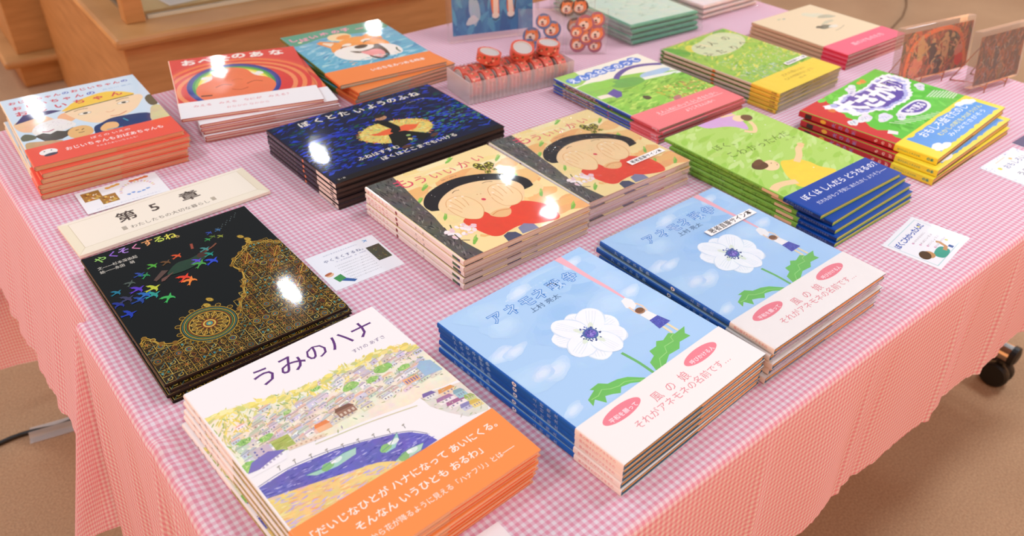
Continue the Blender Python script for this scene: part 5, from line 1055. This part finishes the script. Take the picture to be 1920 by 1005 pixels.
stack(dict(mou, w=0.2179, h=0.2349, t=t, wrap=True, sticker=(0.78, 0.21, 0.078, 0.0125, 0.03)), (0.8403 + 0.0012, 0.814, -0.0102), 4, 'farther yellow book of child in red in film', 'of the farther yellow stack', 'wrapped hide and seek picture books',
      [(0, 0, 0), (0.001, -0.002, 0.0), (0.002, 0.001, -0.004), (0.001, -0.002, 0.002)])
t = book_t(0.046, 5, False)
stack(dict(w=0.3185, h=0.2231, t=t, mat=M_MIRROR, front_col='#151a38', spine_col='#1a1822', back_col='#1a1614', edge_col='#2c2220', page_col='#4a3a34', front=art_navy, spine=spine_navy), (0.6296, 1.0711, 0.0055), 5,
      'wide navy picture book with a glowing boat', 'of its stack', 'navy boat picture books', seed=6)
t = book_t(0.0499, 6, True)
stack(dict(w=0.2197, h=0.2813, t=t, mat=M_GLOSS, front_col='#cfe3ef', spine_col='#e6dcc4', back_col='#d8b48c', edge_col='#c9a27c', page_col='#d8b394', front=art_jii, spine=spine_jii,
      band=dict(top=0.236, col='#ee5f4c', spine_col='#ee6a50', flap_col='#e8594a', front=band_jii)), (0.2592, 1.3977, -0.0511), 6,
      'pale blue book of boy in yellow hat, red band', 'of its stack', 'yellow hat picture books', [(0, 0, 0), (0.003, -0.010, 0.02), (0.002, -0.012, 0.0), (-0.001, -0.014, -0.02), (-0.004, -0.010, 0.006), (-0.005, -0.012, 0.004)])
t = book_t(0.0422, 6, True)
stack(dict(w=0.2391, h=0.2783, t=t, mat=M_GLOSS, front_col='#d83e40', spine_col='#e8d6d2', back_col='#c8343a', edge_col='#c05050', page_col='#ecdcd2', front=art_red, spine=spine_red,
      band=dict(top=0.236, col='#f4f0ef', spine_col='#f0e2de', flap_col='#f2d8d4', front=band_red)), (0.544, 1.400, -0.2), 6,
      'red picture book with rainbow ring and white band', 'of its stack', 'rainbow picture books', [(-0.0133, 0.009, -0.082), (0, 0, 0.006), (0.002, -0.002, -0.008), (0.004, 0.001, 0.0), (0.003, -0.003, 0.01), (0.004, 0, 0.004)])
t = book_t(0.040, 5, True)
stack(dict(w=0.2261, h=0.2924, t=t, mat=M_GLOSS, front_col='#58b0cc', spine_col='#5c7430', back_col='#f0803c', edge_col='#7a9a8a', page_col='#e2c8b4', front=art_dog, spine=spine_dog,
      band=dict(top=0.234, col='#f58a48', spine_col='#f07038', flap_col='#ea7f52', front=band_dog)), (0.7885, 1.4197, -0.0824), 5,
      'turquoise laughing dog picture book with orange band', 'of its stack', 'laughing dog picture books', [(0, 0, 0), (0.001, -0.016, 0.14), (0.002, -0.014, 0.12), (0.0, -0.012, 0.11), (0.002, -0.012, 0.12)])
t = book_t(0.0304, 5, True)
stack(dict(w=0.2287, h=0.2763, t=t, mat=M_SATIN, front_col='#f3eeda', spine_col='#2450b0', back_col='#e8605c', edge_col='#8a5a54', page_col='#e8cfc0', front=art_ang, spine=spine_ang,
      band=dict(top=0.245, col='#f28084', spine_col='#e0464c', flap_col='#ef7a78', front=band_ang, spine=bspine_ang)), (1.1318, 0.9545, -0.0132), 5,
      'green meadow book with purple arch and pink band', 'of its stack', 'purple arch picture books', [(0, 0, 0), (0.004, -0.003, 0.012), (-0.001, 0.0, 0.0), (0.0, -0.001, 0.003), (-0.001, -0.002, 0.0)])
t = book_t(0.0433, 5, True, True)
stack(dict(w=0.2097, h=0.2847, t=t, mat=M_SATIN, wrap=True, front_col='#98cc50', spine_col='#d2c4b4', back_col='#7a8f4a', edge_col='#8f9a5c', page_col='#b9b478', front=art_yel, spine=spine_yel, sticker=(0.80, 0.27, 0.072, 0.012, 0.02),
      band=dict(top=0.222, col='#f8da4c', spine_col='#f2c23e', flap_col='#cdb64c', front=band_yel, spine=bspine_yel)), (1.3865, 0.9136, 0.0315), 5,
      'film wrapped leafy green book with yellow band', 'of its stack', 'yellow band picture books', seed=11)
t = book_t(0.0365, 4, True)
stack(dict(w=0.2234, h=0.2481, t=t, mat=M_MATTE, front_col='#e6d0ac', spine_col='#c9a684', back_col='#d8c09c', edge_col='#7a6250', page_col='#ecccc4', front=art_tan,
      band=dict(top=0.24, col='#f06a80', spine_col='#d4243e', flap_col='#f0b4b4', front=band_tan)), (1.7002, 0.935, -0.0124), 4,
      'tan picture book of grey animals with pink band', 'of its stack', 'tan picture books', seed=12, jit=0.0006)
t = book_t(0.0403, 5, True)
stack(dict(w=0.2112, h=0.3004, t=t, mat=M_SATIN, front_col='#aed66a', spine_col='#7fb53c', back_col='#9acb4e', edge_col='#8fbf4a', page_col='#d8d49a', front=art_boy, spine=spine_boy,
      band=dict(top=0.211, col='#0046a2', spine_col='#06306c', flap_col='#b4c46a', front=band_boy, spine=bspine_boy)), (1.0823, 0.6237, -0.0194), 5,
      'lime green book of boy lying down, navy band', 'of its stack', 'lime green picture books', [(0, 0, 0), (0.004, -0.010, 0.045), (0.003, -0.020, 0.03), (0, -0.027, 0.03), (-0.002, -0.029, 0.02)])
t = book_t(0.0386, 3, True)
stack(dict(w=0.2959, h=0.247, t=t, mat=M_SATIN, front_col='#58c43e', spine_col='#b92a30', back_col='#3a2c28', edge_col='#5a4634', page_col='#d8b078', front=art_sho, spine=spine_sho,
      band=dict(top=0.29, col='#f5dc3c', spine_col='#f0d838', flap_col='#eccb50', front=band_sho, spine=bspine_sho)), (1.4175, 0.5972, 0.0898), 3,
      'thick red and green book with yellow band', 'of its stack', 'red and green picture books', [(0, 0, 0), (-0.010, -0.014, -0.03), (-0.016, -0.017, -0.05)])

# ------------------------------------------------------------------ cards and the chapter sign
def flat_card(name, label, cat, u, v, rot, w, h, th, col, art, mat=M_MATTE, z=0.0, group=None):
    """u, v is the card's lower left corner"""
    g = Geo(); g.box((w/2, h/2, th/2), (w, h, th), col)
    if art: art(Canvas(g, w, h, lambda X, Y, zz: (X, Y, th + zz)))
    return tag(g.build(name, mat, loc=(u, v, TT + 0.0014 + z), rot=(0, 0, rot)), label, cat, group)

def art_sign(c):
    a, b = 0.045, 0.075
    c.poly([(0, 0), (a, 0.17), (a, 0.93), (0, 1)], '#efe2c4'); c.poly([(1, 0), (1-a, 0.17), (1-a, 0.93), (1, 1)], '#ebdcc0'); c.poly([(0, 0), (1, 0), (1-a, 0.17), (a, 0.17)], '#f2e5cd')
    for P in ([(a, 0.17), (a, 0.93)], [(1-a, 0.17), (1-a, 0.93)], [(a, 0.17), (1-a, 0.17)], [(0, 0), (a, 0.17)], [(1, 0), (1-a, 0.17)], [(a, 0.93), (1-a, 0.93)]): c.stroke(P, 0.0022, '#cdb994')
    c.chars('第5章', [(0.305, 0.66), (0.475, 0.66), (0.64, 0.66)], 0.105, '#4a3c34', 0.018)
    c.text('わたしたちの大切な暮らし', 0.285, 0.27, 0.70, 0.036, '#6a5c50', 0.003); c.rect(0.245, 0.28, 0.268, 0.39, '#b8aa94', 0.3); c.rect(0.715, 0.28, 0.738, 0.39, '#b8aa94', 0.3)
flat_card('chapter_sign', 'cream chapter sign board above the black bird books', 'sign', 0.1345, 1.0565, 0.025, 0.279, 0.096, 0.0045, '#f5e8d4', art_sign)

def art_carda(c):
    for x0, y0, x1, y1 in ((0.05, 0.50, 0.27, 0.90), (0.22, 0.22, 0.42, 0.58)):
        c.rect(x0, y0, x1, y1, '#a87838', 0.4); c.dabs(40, (x0, y0, x1, y1), (0.03, 0.06), (0.01, 0.025), ['#d8a03c', '#e8c060', '#7a4a24', '#f0e0c0', '#c8742c'], (0, 3), 0.2, 3, lambda x, y: x0+0.03 < x < x1-0.03 and y0+0.04 < y < y1-0.04)
    for x, y in ((0.38, 0.86), (0.44, 0.88), (0.50, 0.90), (0.68, 0.88), (0.74, 0.88), (0.80, 0.89), (0.86, 0.90)): c.ell(x, y, 0.035, 0.03, '#e8a84a' if x < 0.6 else '#e07a3c', 0, 0.2, 14, 0.2)
    for i in range(16): a = 3.3*i/16; c.ell(0.68 + 0.2*math.cos(a), 0.46 + 0.35*math.sin(a), 0.02, 0.012, ['#f0c0b0', '#e8d090', '#d8b0c8'][i % 3], a, 0.2)
    for i in range(5): c.ell(0.55 + 0.06*i, 0.34 + 0.03*math.sin(i*2), 0.026, 0.018, '#7aa0d8', 0, 0.2, 14, 0.25)
    c.text('ひいひいひいおじいちゃんのおはなし', 0.12, 0.08, 0.9, 0.022, '#8a8ab0')
flat_card('promo_card', 'white hand drawn card by the yellow hat books', 'card', 0.177, 1.166, -0.02, 0.120, 0.072, 0.0006, '#f4f1f0', art_carda)
def art_cardb(c):
    c.chars('やくそくするね。', [(0.20 + 0.078*i, 0.74) for i in range(8)], 0.072, '#3c3c74', 0.01); c.text('ねがいをかなえる人のおはなし', 0.22, 0.88, 0.72, 0.030, '#7a7aa0')
    c.text('文・杉本深由起　絵・永田萌', 0.30, 0.64, 0.74, 0.024, '#6a6a9a')
    for i in range(7): c.text('くらやみのなかをとんでいく鳥たちのうたをきいてください'[i:i+17], 0.24 + 0.01*i, 0.54 - 0.07*i, 0.72, 0.022, '#7d7878')
    c.rect(0.77, 0.30, 0.97, 0.72, '#4a4632', 0.5); c.dabs(26, (0.79, 0.36, 0.95, 0.66), (0.02, 0.05), (0.008, 0.014), ['#2f4a54', '#6a5a34', '#8a7a3c', '#3a5a3c'], (0, 3), 0.3, 3)
    c.poly([(0.10, 0.30), (0.22, 0.34), (0.24, 0.20), (0.13, 0.16)], '#3f8f4c', 0.2); c.ell(0.10, 0.40, 0.055, 0.04, '#e8b48c', 0.2, 0.1); c.ell(0.09, 0.43, 0.055, 0.025, '#b8643c', 0.2, 0.2); c.poly([(0.16, 0.18), (0.24, 0.20), (0.34, 0.08), (0.29, 0.05)], '#2a5a9a', 0.2)
    bird(c, 0.85, 0.90, 0.04, 0.6, '#5a94d0')
flat_card('promo_card', 'white printed card with a small dark picture beside the black bird books', 'card', 0.3685, 0.784, -0.02, 0.104, 0.089, 0.0006, '#f2eef0', art_cardb)
def art_cardc(c):
    fr = [(0.06, 0.08), (0.94, 0.08), (0.94, 0.92), (0.06, 0.92), (0.06, 0.08)]; c.stroke(fr, 0.012, '#bcd4d4')
    for i, ch in enumerate('ぼくこわかったんだ'): c.chars(ch, [(0.13 + 0.089*i, 0.78)], 0.10, '#3f58ac', 0.03)
    for i, s in enumerate(('いのちのおはなし', 'そばにいるよ', 'だいじょうぶ', 'えほんのなか')): c.text(s, 0.36 + 0.04*i, 0.62 - 0.105*i, 0.72 + 0.03*i, 0.034, '#a0808a'); c.ell(0.34 + 0.04*i, 0.635 - 0.105*i, 0.018, 0.016, '#d8a0b8', 0, 0.2)
    c.poly(spline([(0.27, 0.24), (0.42, 0.29), (0.54, 0.25), (0.52, 0.10), (0.30, 0.09)], 4, True), '#4aa08a', 0.2); c.stroke([(0.48, 0.17), (0.58, 0.2), (0.62, 0.33), (0.60, 0.38)], 0.05, '#c8925c', 0.2)
    c.ell(0.23, 0.31, 0.085, 0.075, '#c8925c', 0, 0.1); c.ell(0.18, 0.35, 0.10, 0.075, '#5a4028', 0.3, 0.3); c.rect(0.60, 0.10, 0.66, 0.18, '#3a5a94'); c.ell(0.74, 0.27, 0.022, 0.022, '#d8cf6a'); c.ell(0.88, 0.30, 0.022, 0.022, '#d8cf8a'); c.ell(0.80, 0.78, 0.02, 0.02, '#efe27a')
def card_rot(label, cat, u, v, rot, w, h, art, col, mat): return flat_card('promo_card', label, cat, u, v, rot, w, h, 0.0009, col, art, mat)
card_rot('laminated handwritten card with a child in green near the lime green books', 'card', 1.0445, 0.322, 0.13, 0.112, 0.084, art_cardc, '#f4eff0', M_MIRROR)
def art_cardd(c):
    c.dabs(150, (0, 0, 1, 1), (0.02, 0.05), (0.012, 0.02), ['#b9bfd8', '#c8cce0', '#a8b0cc'], (0, 3), 0.2, 3, lambda x, y: x < 0.13 or y < 0.13 or y > 0.9 or x > 0.9); c.poly(spline([(0.10, 0.2), (0.14, 0.86), (0.5, 0.92), (0.9, 0.85), (0.9, 0.16), (0.5, 0.1)], 4, True), '#f4f0ea')
    c.ell(0.20, 0.72, 0.035, 0.03, '#d8cf3c', 0, 0.2); c.text('おもしろい', 0.3, 0.62, 0.86, 0.11, '#7a86b0', 0.02); c.text('うらめん', 0.26, 0.32, 0.8, 0.10, '#5a6488', 0.02); c.stroke([(0.3, 0.88), (0.6, 0.9)], 0.012, '#e8c8b0'); c.ell(0.62, 0.80, 0.03, 0.025, '#e8b45c')
card_rot('pale card with lavender border near the red and green books', 'card', 1.384, 0.347, 0.0, 0.125, 0.084, art_cardd, '#eceaf0', M_SATIN)
def art_navyc(c): c.text('えほん', 0.12, 0.3, 0.9, 0.16, '#f0f0f6', 0.03)
card_rot('small navy card with white writing near the red and green books', 'card', 1.528, 0.395, 0.0, 0.09, 0.045, art_navyc, '#35386a', M_SATIN)
flat_card('price_card', 'blank white card in front of the harbour town books', 'card', 0.215, 0.318, 0.0, 0.094, 0.0575, 0.0006, '#f2eae8', None, z=0.0006)

# ------------------------------------------------------------------ dog print, sticker packs, tape rolls
def film_box(name, parent, w, d, h, mat, loc=(0, 0, 0)):
    g = Geo(); r = random.Random(4); nx, nz = 8, 8
    for sy in (-1, 1):
        V = [(-w/2 + w*i/nx, sy*(d/2 + (r.uniform(-0.001, 0.001) if 0 < i < nx and 0 < j < nz else 0)), h*j/nz) for j in range(nz+1) for i in range(nx+1)]
        g.mesh(V, [(j*(nx+1)+i, j*(nx+1)+i+1, (j+1)*(nx+1)+i+1, (j+1)*(nx+1)+i) for j in range(nz) for i in range(nx)])
    for sx in (-1, 1): g.face([(sx*w/2, -d/2, 0), (sx*w/2, d/2, 0), (sx*w/2, d/2, h), (sx*w/2, -d/2, h)])
    g.face([(-w/2, -d/2, 0), (w/2, -d/2, 0), (w/2, d/2, 0), (-w/2, d/2, 0)]); g.face([(-w/2, -d/2, h), (w/2, -d/2, h), (w/2, d/2, h), (-w/2, d/2, h)])
    return g.build(name, mat, parent, loc=loc)
def upright(c_w, c_h, y=0.0): return lambda X, Y, z: (X - c_w/2, y - z, Y)

root = empty('dog_print_pack', (1.115, 1.400, TT + 0.0014), (-0.10, 0, -0.30)); tag(root, 'upright clear pack holding a blue print of an orange dog', 'packaged print')
g = Geo(); W, H = 0.190, 0.25; g.box((0, 0.0012, H/2 + 0.012), (W, 0.002, H), '#2f78b0'); c = Canvas(g, W, H, lambda X, Y, z: (X - W/2, -z, Y + 0.012))
c.dabs(170, (0, 0, 1, 1), (0.15, 0.3), (0.05, 0.1), ['#2a70aa', '#3d88bc', '#2664a0', '#4a9ac4', '#357fb4'], (0.6, 2.2), 0.2, 3)
c.ell(0.27, 0.20, 0.06, 0.17, '#9ab8d0', 0.1, 0.3, 20, 0.3); c.ell(0.24, 0.12, 0.07, 0.05, '#c4ced8', 0.2, 0.2, 20, 0.3)
for x0, x1, xb in ((0.44, 0.56, 0.53), (0.80, 0.66, 0.72)):
    c.poly([(x0, 0.62), (x1, 0.62), (xb + 0.045, 0.16), (xb + 0.02, 0.12), (xb - 0.03, 0.13), (xb - 0.05, 0.2)], '#e0713c', 0.2); c.poly([(xb - 0.02 if xb < 0.6 else xb - 0.05, 0.50), (xb + 0.035 if xb < 0.6 else xb + 0.0, 0.50), (xb + 0.035, 0.17), (xb - 0.03, 0.17)], '#ecd9c8', 0.15); c.ell(xb, 0.145, 0.045, 0.035, '#f0e0d2', 0, 0.1); c.stroke([(xb - 0.04, 0.115), (xb, 0.10), (xb + 0.05, 0.125)], 0.014, '#2f4460')
c.poly([(0.42, 0.60), (0.82, 0.60), (0.84, 1), (0.38, 1)], '#e0713c', 0.2); c.poly([(0.54, 0.5), (0.70, 0.5), (0.70, 0.62), (0.54, 0.62)], '#f0e2d4', 0.1); c.poly([(0.575, 0.43), (0.665, 0.43), (0.66, 0.50), (0.58, 0.50)], '#3c3a3c', 0.3); c.stroke([(0.83, 0.60), (0.80, 0.4), (0.77, 0.18)], 0.016, '#3a3038')
g.build('print_card', M_SATIN, root)
film_box('clear_sleeve', root, 0.212, 0.022, 0.275, M_BAG)

def sticker(c, x, y, s, back):
    c.ell(x, y, s*1.15, s*1.05, back, 0.3, 0.2, 20, 0.08); c.ell(x, y, s*0.9, s*0.78, '#ec8a50', 0.1, 0.2, 18, 0.06); c.ell(x-0.15*s, y-0.12*s, s*0.62, s*0.5, '#f2e2d4', 0.2, 0.1, 18, 0.05); c.ell(x-0.2*s, y-0.1*s, s*0.18, s*0.14, '#3a2c2c'); c.ell(x-0.15*s, y-0.4*s, s*0.25, s*0.14, '#a83c40'); c.ell(x+0.15*s, y+0.3*s, s*0.14, s*0.08, '#5a3428')
    for q in (-1, 1): c.poly([(x + q*0.7*s, y + 0.9*s), (x + q*0.3*s, y + 0.55*s), (x + q*0.85*s, y + 0.3*s)], '#d8743c', 0.2)
def sticker_pack(label, u, v, rot, w, h, spots, back, lean=-0.16, base='#dcd6e4'):
    root = empty('sticker_pack', (u, v, TT + 0.0016), (lean, 0, rot)); tag(root, label, 'sticker pack', 'clear packs of dog stickers')
    for i, (x, y, s) in enumerate(spots):
        g = Geo(); W = s*2.6; g.lathe([(W*0.46, -0.0006), (W*0.46, 0.0006)], 26, back, m=Matrix.Translation((x*w - w/2, 0.0028 - 0.0022*(i % 3), y*h)) @ Matrix.Rotation(math.pi/2, 4, 'X'))
        c = Canvas(g, W, W, lambda X, Y, z, x=x, y=y, i=i: (x*w - w/2 + X - W/2, 0.0028 - 0.0022*(i % 3) - 0.0006 - z, y*h + Y - W/2)); sticker(c, 0.5, 0.5, 0.40, back); g.build('dog_sticker', M_SATIN, root)
    film_box('clear_bag', root, w, 0.010, h, M_BAG)
sticker_pack('clear pack of blue edged dog stickers behind the tape box', 1.142, 1.272, -0.62, 0.098, 0.088, [(0.3, 0.36, 0.016), (0.74, 0.52, 0.016), (0.55, 0.72, 0.014), (0.72, 0.2, 0.014), (0.25, 0.14, 0.012)], '#5a7ab0')
sticker_pack('clear pack of pink edged dog stickers beside the mint packs', 1.213, 1.205, -0.58, 0.088, 0.092, [(0.3, 0.22, 0.015), (0.45, 0.66, 0.017), (0.74, 0.45, 0.015), (0.75, 0.76, 0.014), (0.52, 0.38, 0.015), (0.25, 0.5, 0.012), (0.72, 0.18, 0.013)], '#a8607a')
sticker_pack('clear pack of dark edged dog stickers behind the pink edged pack', 1.232, 1.262, -0.58, 0.085, 0.098, [(0.3, 0.78, 0.015), (0.62, 0.80, 0.015), (0.5, 0.4, 0.015)], '#4a3430')

box = empty('tape_box', (0.853, 1.142, TT + 0.0014), (0, 0, -0.135)); tag(box, 'ribbed clear plastic box filled with red tape rolls', 'box')
BW, BD, BH = 0.236, 0.088, 0.043
def ribbed(p0, p1):
    n = 54; g = Geo(); P = []
    dx, dy = (p1[0]-p0[0]), (p1[1]-p0[1]); L = math.hypot(dx, dy); nx, ny = dy/L, -dx/L
    for i in range(n+1):
        t = i/n; o = 0.0009 if i % 2 else -0.0009; P.append((p0[0]+dx*t + nx*o, p0[1]+dy*t + ny*o))
    V = [(p[0], p[1], z) for z in (0, BH) for p in P]; g.mesh(V, [(i, i+1, n+2+i, n+1+i) for i in range(n)]); return g
ribbed((0, 0), (BW, 0)).build('front_wall', M_PINKBOX, box); ribbed((BW, BD), (0, BD)).build('back_wall', M_PINKBOX, box)
for x in (0, BW): g = Geo(); g.box((x, BD/2, BH/2), (0.0014, BD, BH)); g.build('end_wall', M_PINKBOX, box)
g = Geo(); g.box((BW/2, BD/2, 0.0007), (BW-0.004, BD-0.004, 0.0014)); g.build('bottom', M_PINKBOX, box)
M_TAPEROLL = M_SATIN
def tape_roll(r, hgt):
    root = empty('tape_roll', (0, 0, 0))
    g = Geo(); g.lathe([(r, -hgt/2), (r, hgt/2), (r*0.80, hgt/2), (r*0.80, -hgt/2)], 36, ('#d4604e', 0.15), closed=True); rr = random.Random(3)
    for i in range(26):
        a = rr.uniform(0, 6.28); z = rr.uniform(-0.35, 0.35)*hgt; q = 0.0022; R = r + 0.00015
        g.face([(R*math.cos(a-0.1), R*math.sin(a-0.1), z-q), (R*math.cos(a+0.1), R*math.sin(a+0.1), z-q*0.6), (R*math.cos(a+0.06), R*math.sin(a+0.06), z+q), (R*math.cos(a-0.07), R*math.sin(a-0.07), z+q*0.8)], rr.choice(['#8a4a30', '#e8b090', '#b03a3a', '#7a5a34']))
    g.build('printed_tape', M_TAPEROLL, root)
    g = Geo(); g.lathe([(r*0.79, -hgt/2 - 0.0003), (r*0.79, hgt/2 + 0.0003), (r*0.74, hgt/2 + 0.0003), (r*0.74, -hgt/2 - 0.0003)], 36, '#d6cdc6', closed=True); g.lathe([(r*0.74, -hgt/2 + 0.001), (r*0.74, hgt/2 - 0.0012)], 32, '#c6bdb8'); g.build('paper_core', M_MATTE, root)
    return root
src = tape_roll(0.0235, 0.0185); cb, sb = math.cos(-0.135), math.sin(-0.135)
def boxpt(x, y, z): return (0.853 + cb*x - sb*y, 1.142 + sb*x + cb*y, TT + 0.0014 + z)
tops = [(0.075, 0.058, 0.0615, (0.10, 0.14, 0), 'red tape roll lying flat nearest the box left end, on top'), (0.145, 0.050, 0.0615, (0.30, -0.18, 0.4), 'red tape roll tilted in the middle on top of the box'), (0.205, 0.048, 0.0600, (0.06, 0.05, 0.2), 'red tape roll lying flat at the right end on top of the box')]
first = True
for x, y, z, r_, lab in tops:
    o = src if first else dup(src, (0, 0, 0), (0, 0, 0)); first = False
    o.location = boxpt(x, y, z); o.rotation_euler = (r_[0], r_[1], r_[2] - 0.135); tag(o, lab, 'tape roll', 'red tape rolls on the box')
for i in range(8):
    o = dup(src, boxpt(0.022 + 0.0272*i, 0.026 + 0.0 if i % 2 else 0.030, 0.0260), (0, math.pi/2 + 0.06*(i % 3 - 1), -0.135))
    tag(o, 'red tape roll standing on edge inside the ribbed box', 'tape roll', 'red tape rolls inside the box')
for i in range(8):
    o = dup(src, boxpt(0.020 + 0.0272*i, 0.0625, 0.0260 if i not in (2, 5) else 0.0260), (0, math.pi/2 - 0.05*(i % 3 - 1), -0.135))
    tag(o, 'red tape roll standing on edge inside the ribbed box', 'tape roll', 'red tape rolls inside the box')

# ------------------------------------------------------------------ mint and cream packs
def pack(colr, side, art):
    root = empty('wrapped_pack', (0, 0, 0)); W, H, T = 0.205, 0.285, 0.0095
    g = Geo(); n = 10; prof = []
    for i in range(n+1): a = -math.pi/2 + math.pi*i/n; prof.append((math.cos(a)*T/2, math.sin(a)*T/2))
    vs = []; fs = []
    for x, z in prof: vs += [(-W/2 + 0.005 - x, -H/2 + 0.005 - x, z + T/2), (W/2 - 0.005 + x, -H/2 + 0.005 - x, z + T/2), (W/2 - 0.005 + x, H/2 - 0.005 + x, z + T/2), (-W/2 + 0.005 - x, H/2 - 0.005 + x, z + T/2)]
    for i in range(n):
        for k in range(4): fs.append((4*i+k, 4*i+(k+1) % 4, 4*i+4+(k+1) % 4, 4*i+4+k))
    g.mesh(vs, fs, (side, 0.25)); g.face([vs[0], vs[3], vs[2], vs[1]], (side, 0.2)); g.face(vs[-4:], (colr, 0.15))
    if art: art(Canvas(g, W, H, lambda X, Y, z: (X - W/2, Y - H/2, T + z), x0=0.06, x1=0.94, y0=0.05, y1=0.95))
    g.build('folded_cloth', M_MATTE, root)
    film_box('clear_bag', root, W + 0.012, H + 0.016, T + 0.0012, M_BAG, (0, 0, -0.0004))
    return root
def art_mint(c):
    r = U(3)
    for i in range(40): x, y = r.uniform(0.1, 0.9), r.uniform(0.1, 0.9); a = r.uniform(-0.5, 0.5); c.stroke(spline([(x-0.04, y), (x, y+0.012), (x+0.045, y-0.004)], 3), 0.009, '#8fae94', 0.2, True); c.stroke([(x, y+0.01), (x+0.02, y+0.035)], 0.006, '#9ab89e', 0.2, True)
p0 = pack('#cfe3cf', '#5aa886', art_mint)
for k in range(4):
    o = p0 if k == 0 else dup(p0, (0, 0, 0), (0, 0, 0)); o.location = (1.4395 + 0.002*(k % 2), 1.318 - 0.002*k, TT + 0.0016 + (3-k)*0.0114); o.rotation_euler = (0, 0, -0.09 + 0.01*(k % 2))
    tag(o, f'mint green folded cloth in clear bag, {ORD[k] if k < 3 else "lowest"} of its pile', 'wrapped cloth', 'mint wrapped cloths')
p1 = pack('#f0e6e2', '#e6cfc4', None)
for k in range(3):
    o = p1 if k == 0 else dup(p1, (0, 0, 0), (0, 0, 0)); o.location = (1.699, 1.343 - 0.001*k, TT + 0.0016 + (2-k)*0.0114); o.rotation_euler = (0, 0, -0.02 + 0.012*(k % 2))
    tag(o, f'cream folded cloth in clear bag, {ORD[k] if k < 2 else "lowest"} of its pile', 'wrapped cloth', 'cream wrapped cloths')

# ------------------------------------------------------------------ acrylic blocks on copper easels
def art_block(c, dark):
    r = U(9 if dark else 4)
    base = ['#5a3a28', '#7a4428', '#3f4038', '#6a4a34', '#8a5030', '#4a3a30'] if dark else ['#c0683c', '#a85c3a', '#8a6038', '#d07c48', '#94503c', '#5f5236']
    c.dabs(420, (0, 0, 1, 1), (0.08, 0.2), (0.02, 0.06), base, (0.3, 2.4), 0.3, 3)
    if not dark:
        c.stroke(spline([(0.08, 0.0), (0.09, 0.4), (0.16, 0.72), (0.34, 0.9), (0.6, 0.96), (0.8, 0.82), (0.9, 0.5), (0.96, 0.1)], 6), 0.045, '#e4793c', 0.2)
        c.ell(0.86, 0.22, 0.06, 0.07, '#e2452f', 0.2, 0.3, 20, 0.2); c.ell(0.22, 0.24, 0.10, 0.09, '#d98a6a', 0.5, 0.3, 20, 0.2); c.ell(0.84, 0.42, 0.06, 0.05, '#d98a6c', 0.2, 0.3, 20, 0.2)
    skin, dk = ('#9a6a48', '#3a3a3c') if dark else ('#caa06a', '#4c3f38')
    fig = ((0.40, 0.62), (0.55, 0.30)) if dark else ((0.26, 0.70), (0.44, 0.58), (0.62, 0.66), (0.72, 0.62), (0.54, 0.30))
    for x, y in fig:
        c.ell(x, y + 0.14, 0.03, 0.03, skin, 0, 0.3, 14, 0.1); c.poly(spline([(x-0.05, y+0.08), (x+0.04, y+0.09), (x+0.06, y-0.08), (x+0.05, y-0.3), (x-0.02, y-0.34), (x-0.04, y-0.1)], 4, True), r.choice([skin, dk, '#6f5a3a']), 0.4)
        c.stroke(spline([(x+0.03, y+0.05), (x+0.09, y-0.06), (x+0.05, y-0.2)], 4), 0.02, skin, 0.3); c.stroke(spline([(x-0.04, y+0.05), (x-0.09, y-0.04), (x-0.05, y-0.18)], 4), 0.018, skin, 0.3)
    cols = ['#8a90a0', '#6f7f9a', '#a8a49a', '#4a5a74'] if dark else ['#6a8a74', '#b8483a', '#c8a050', '#3c3a3a', '#e0a070']
    for i in range(70): x, y = r.uniform(0.1, 0.9), r.uniform(0.05, 0.95); a = r.uniform(0, 6.28); c.stroke(spline([(x, y), (x + 0.05*math.cos(a), y + 0.09*math.sin(a)), (x + 0.08*math.cos(a+0.9), y + 0.15*math.sin(a+0.9))], 4), 0.007, r.choice(cols), 0.3, True)
def block(label, u, v, rot, w, h, dark):
    th = 0.017; root = empty('acrylic_photo_block', (u, v, TT + 0.0150), (-0.16, 0, rot)); tag(root, label, 'picture block', 'acrylic picture blocks')
    g = Geo(); m = 0.004; W, H = w - 2*m, h - 2*m - 0.006; g.box((w/2, 0.0015, m + H/2), (W, 0.0008, H), '#8a5a3c'); art_block(Canvas(g, W, H, lambda X, Y, z: (m + X, 0.0011 - z, m + Y)), dark); g.build('picture', M_SATIN, root)
    g = Geo(); g.box((w/2, th/2, h/2), (w, th, h)); g.build('clear_block', M_ACRYL, root, bevel=0.0012)
    c, s = math.cos(rot), math.sin(rot); e = empty('wire_easel', (u + c*w*0.46, v + s*w*0.46, TT + 0.0018), (0, 0, rot)); tag(e, 'copper wire easel under the ' + ('darker' if dark else 'orange arched') + ' picture block', 'easel', 'copper wire easels')
    r = 0.0012
    g = Geo(); g.tube([(-0.034, -0.006, 0.001), (-0.034, -0.006, 0.0205), (0.034, -0.006, 0.0205), (0.034, -0.006, 0.001)], r, 8); g.build('front_lip', M_COPPER, e, smooth=True)
    for q in (-1, 1): g = Geo(); g.tube([(q*0.034, -0.0055, 0.0115), (q*0.034, 0.024, 0.0115), (q*0.034, 0.070, 0.001)], r, 8); g.build('side_rod', M_COPPER, e, smooth=True)
    g = Geo(); g.tube([(-0.034, 0.070, 0.001), (-0.02, 0.036, 0.085), (0.02, 0.036, 0.085), (0.034, 0.070, 0.001)], r, 8); g.build('back_rest', M_COPPER, e, smooth=True)
block('clear block with an orange arched painting, behind the red and green books', 1.570, 0.690, -0.19, 0.212, 0.108, False)
block('clear block with a darker brown painting, nearest the table end', 1.6717, 0.588, -0.15, 0.155, 0.110, True)
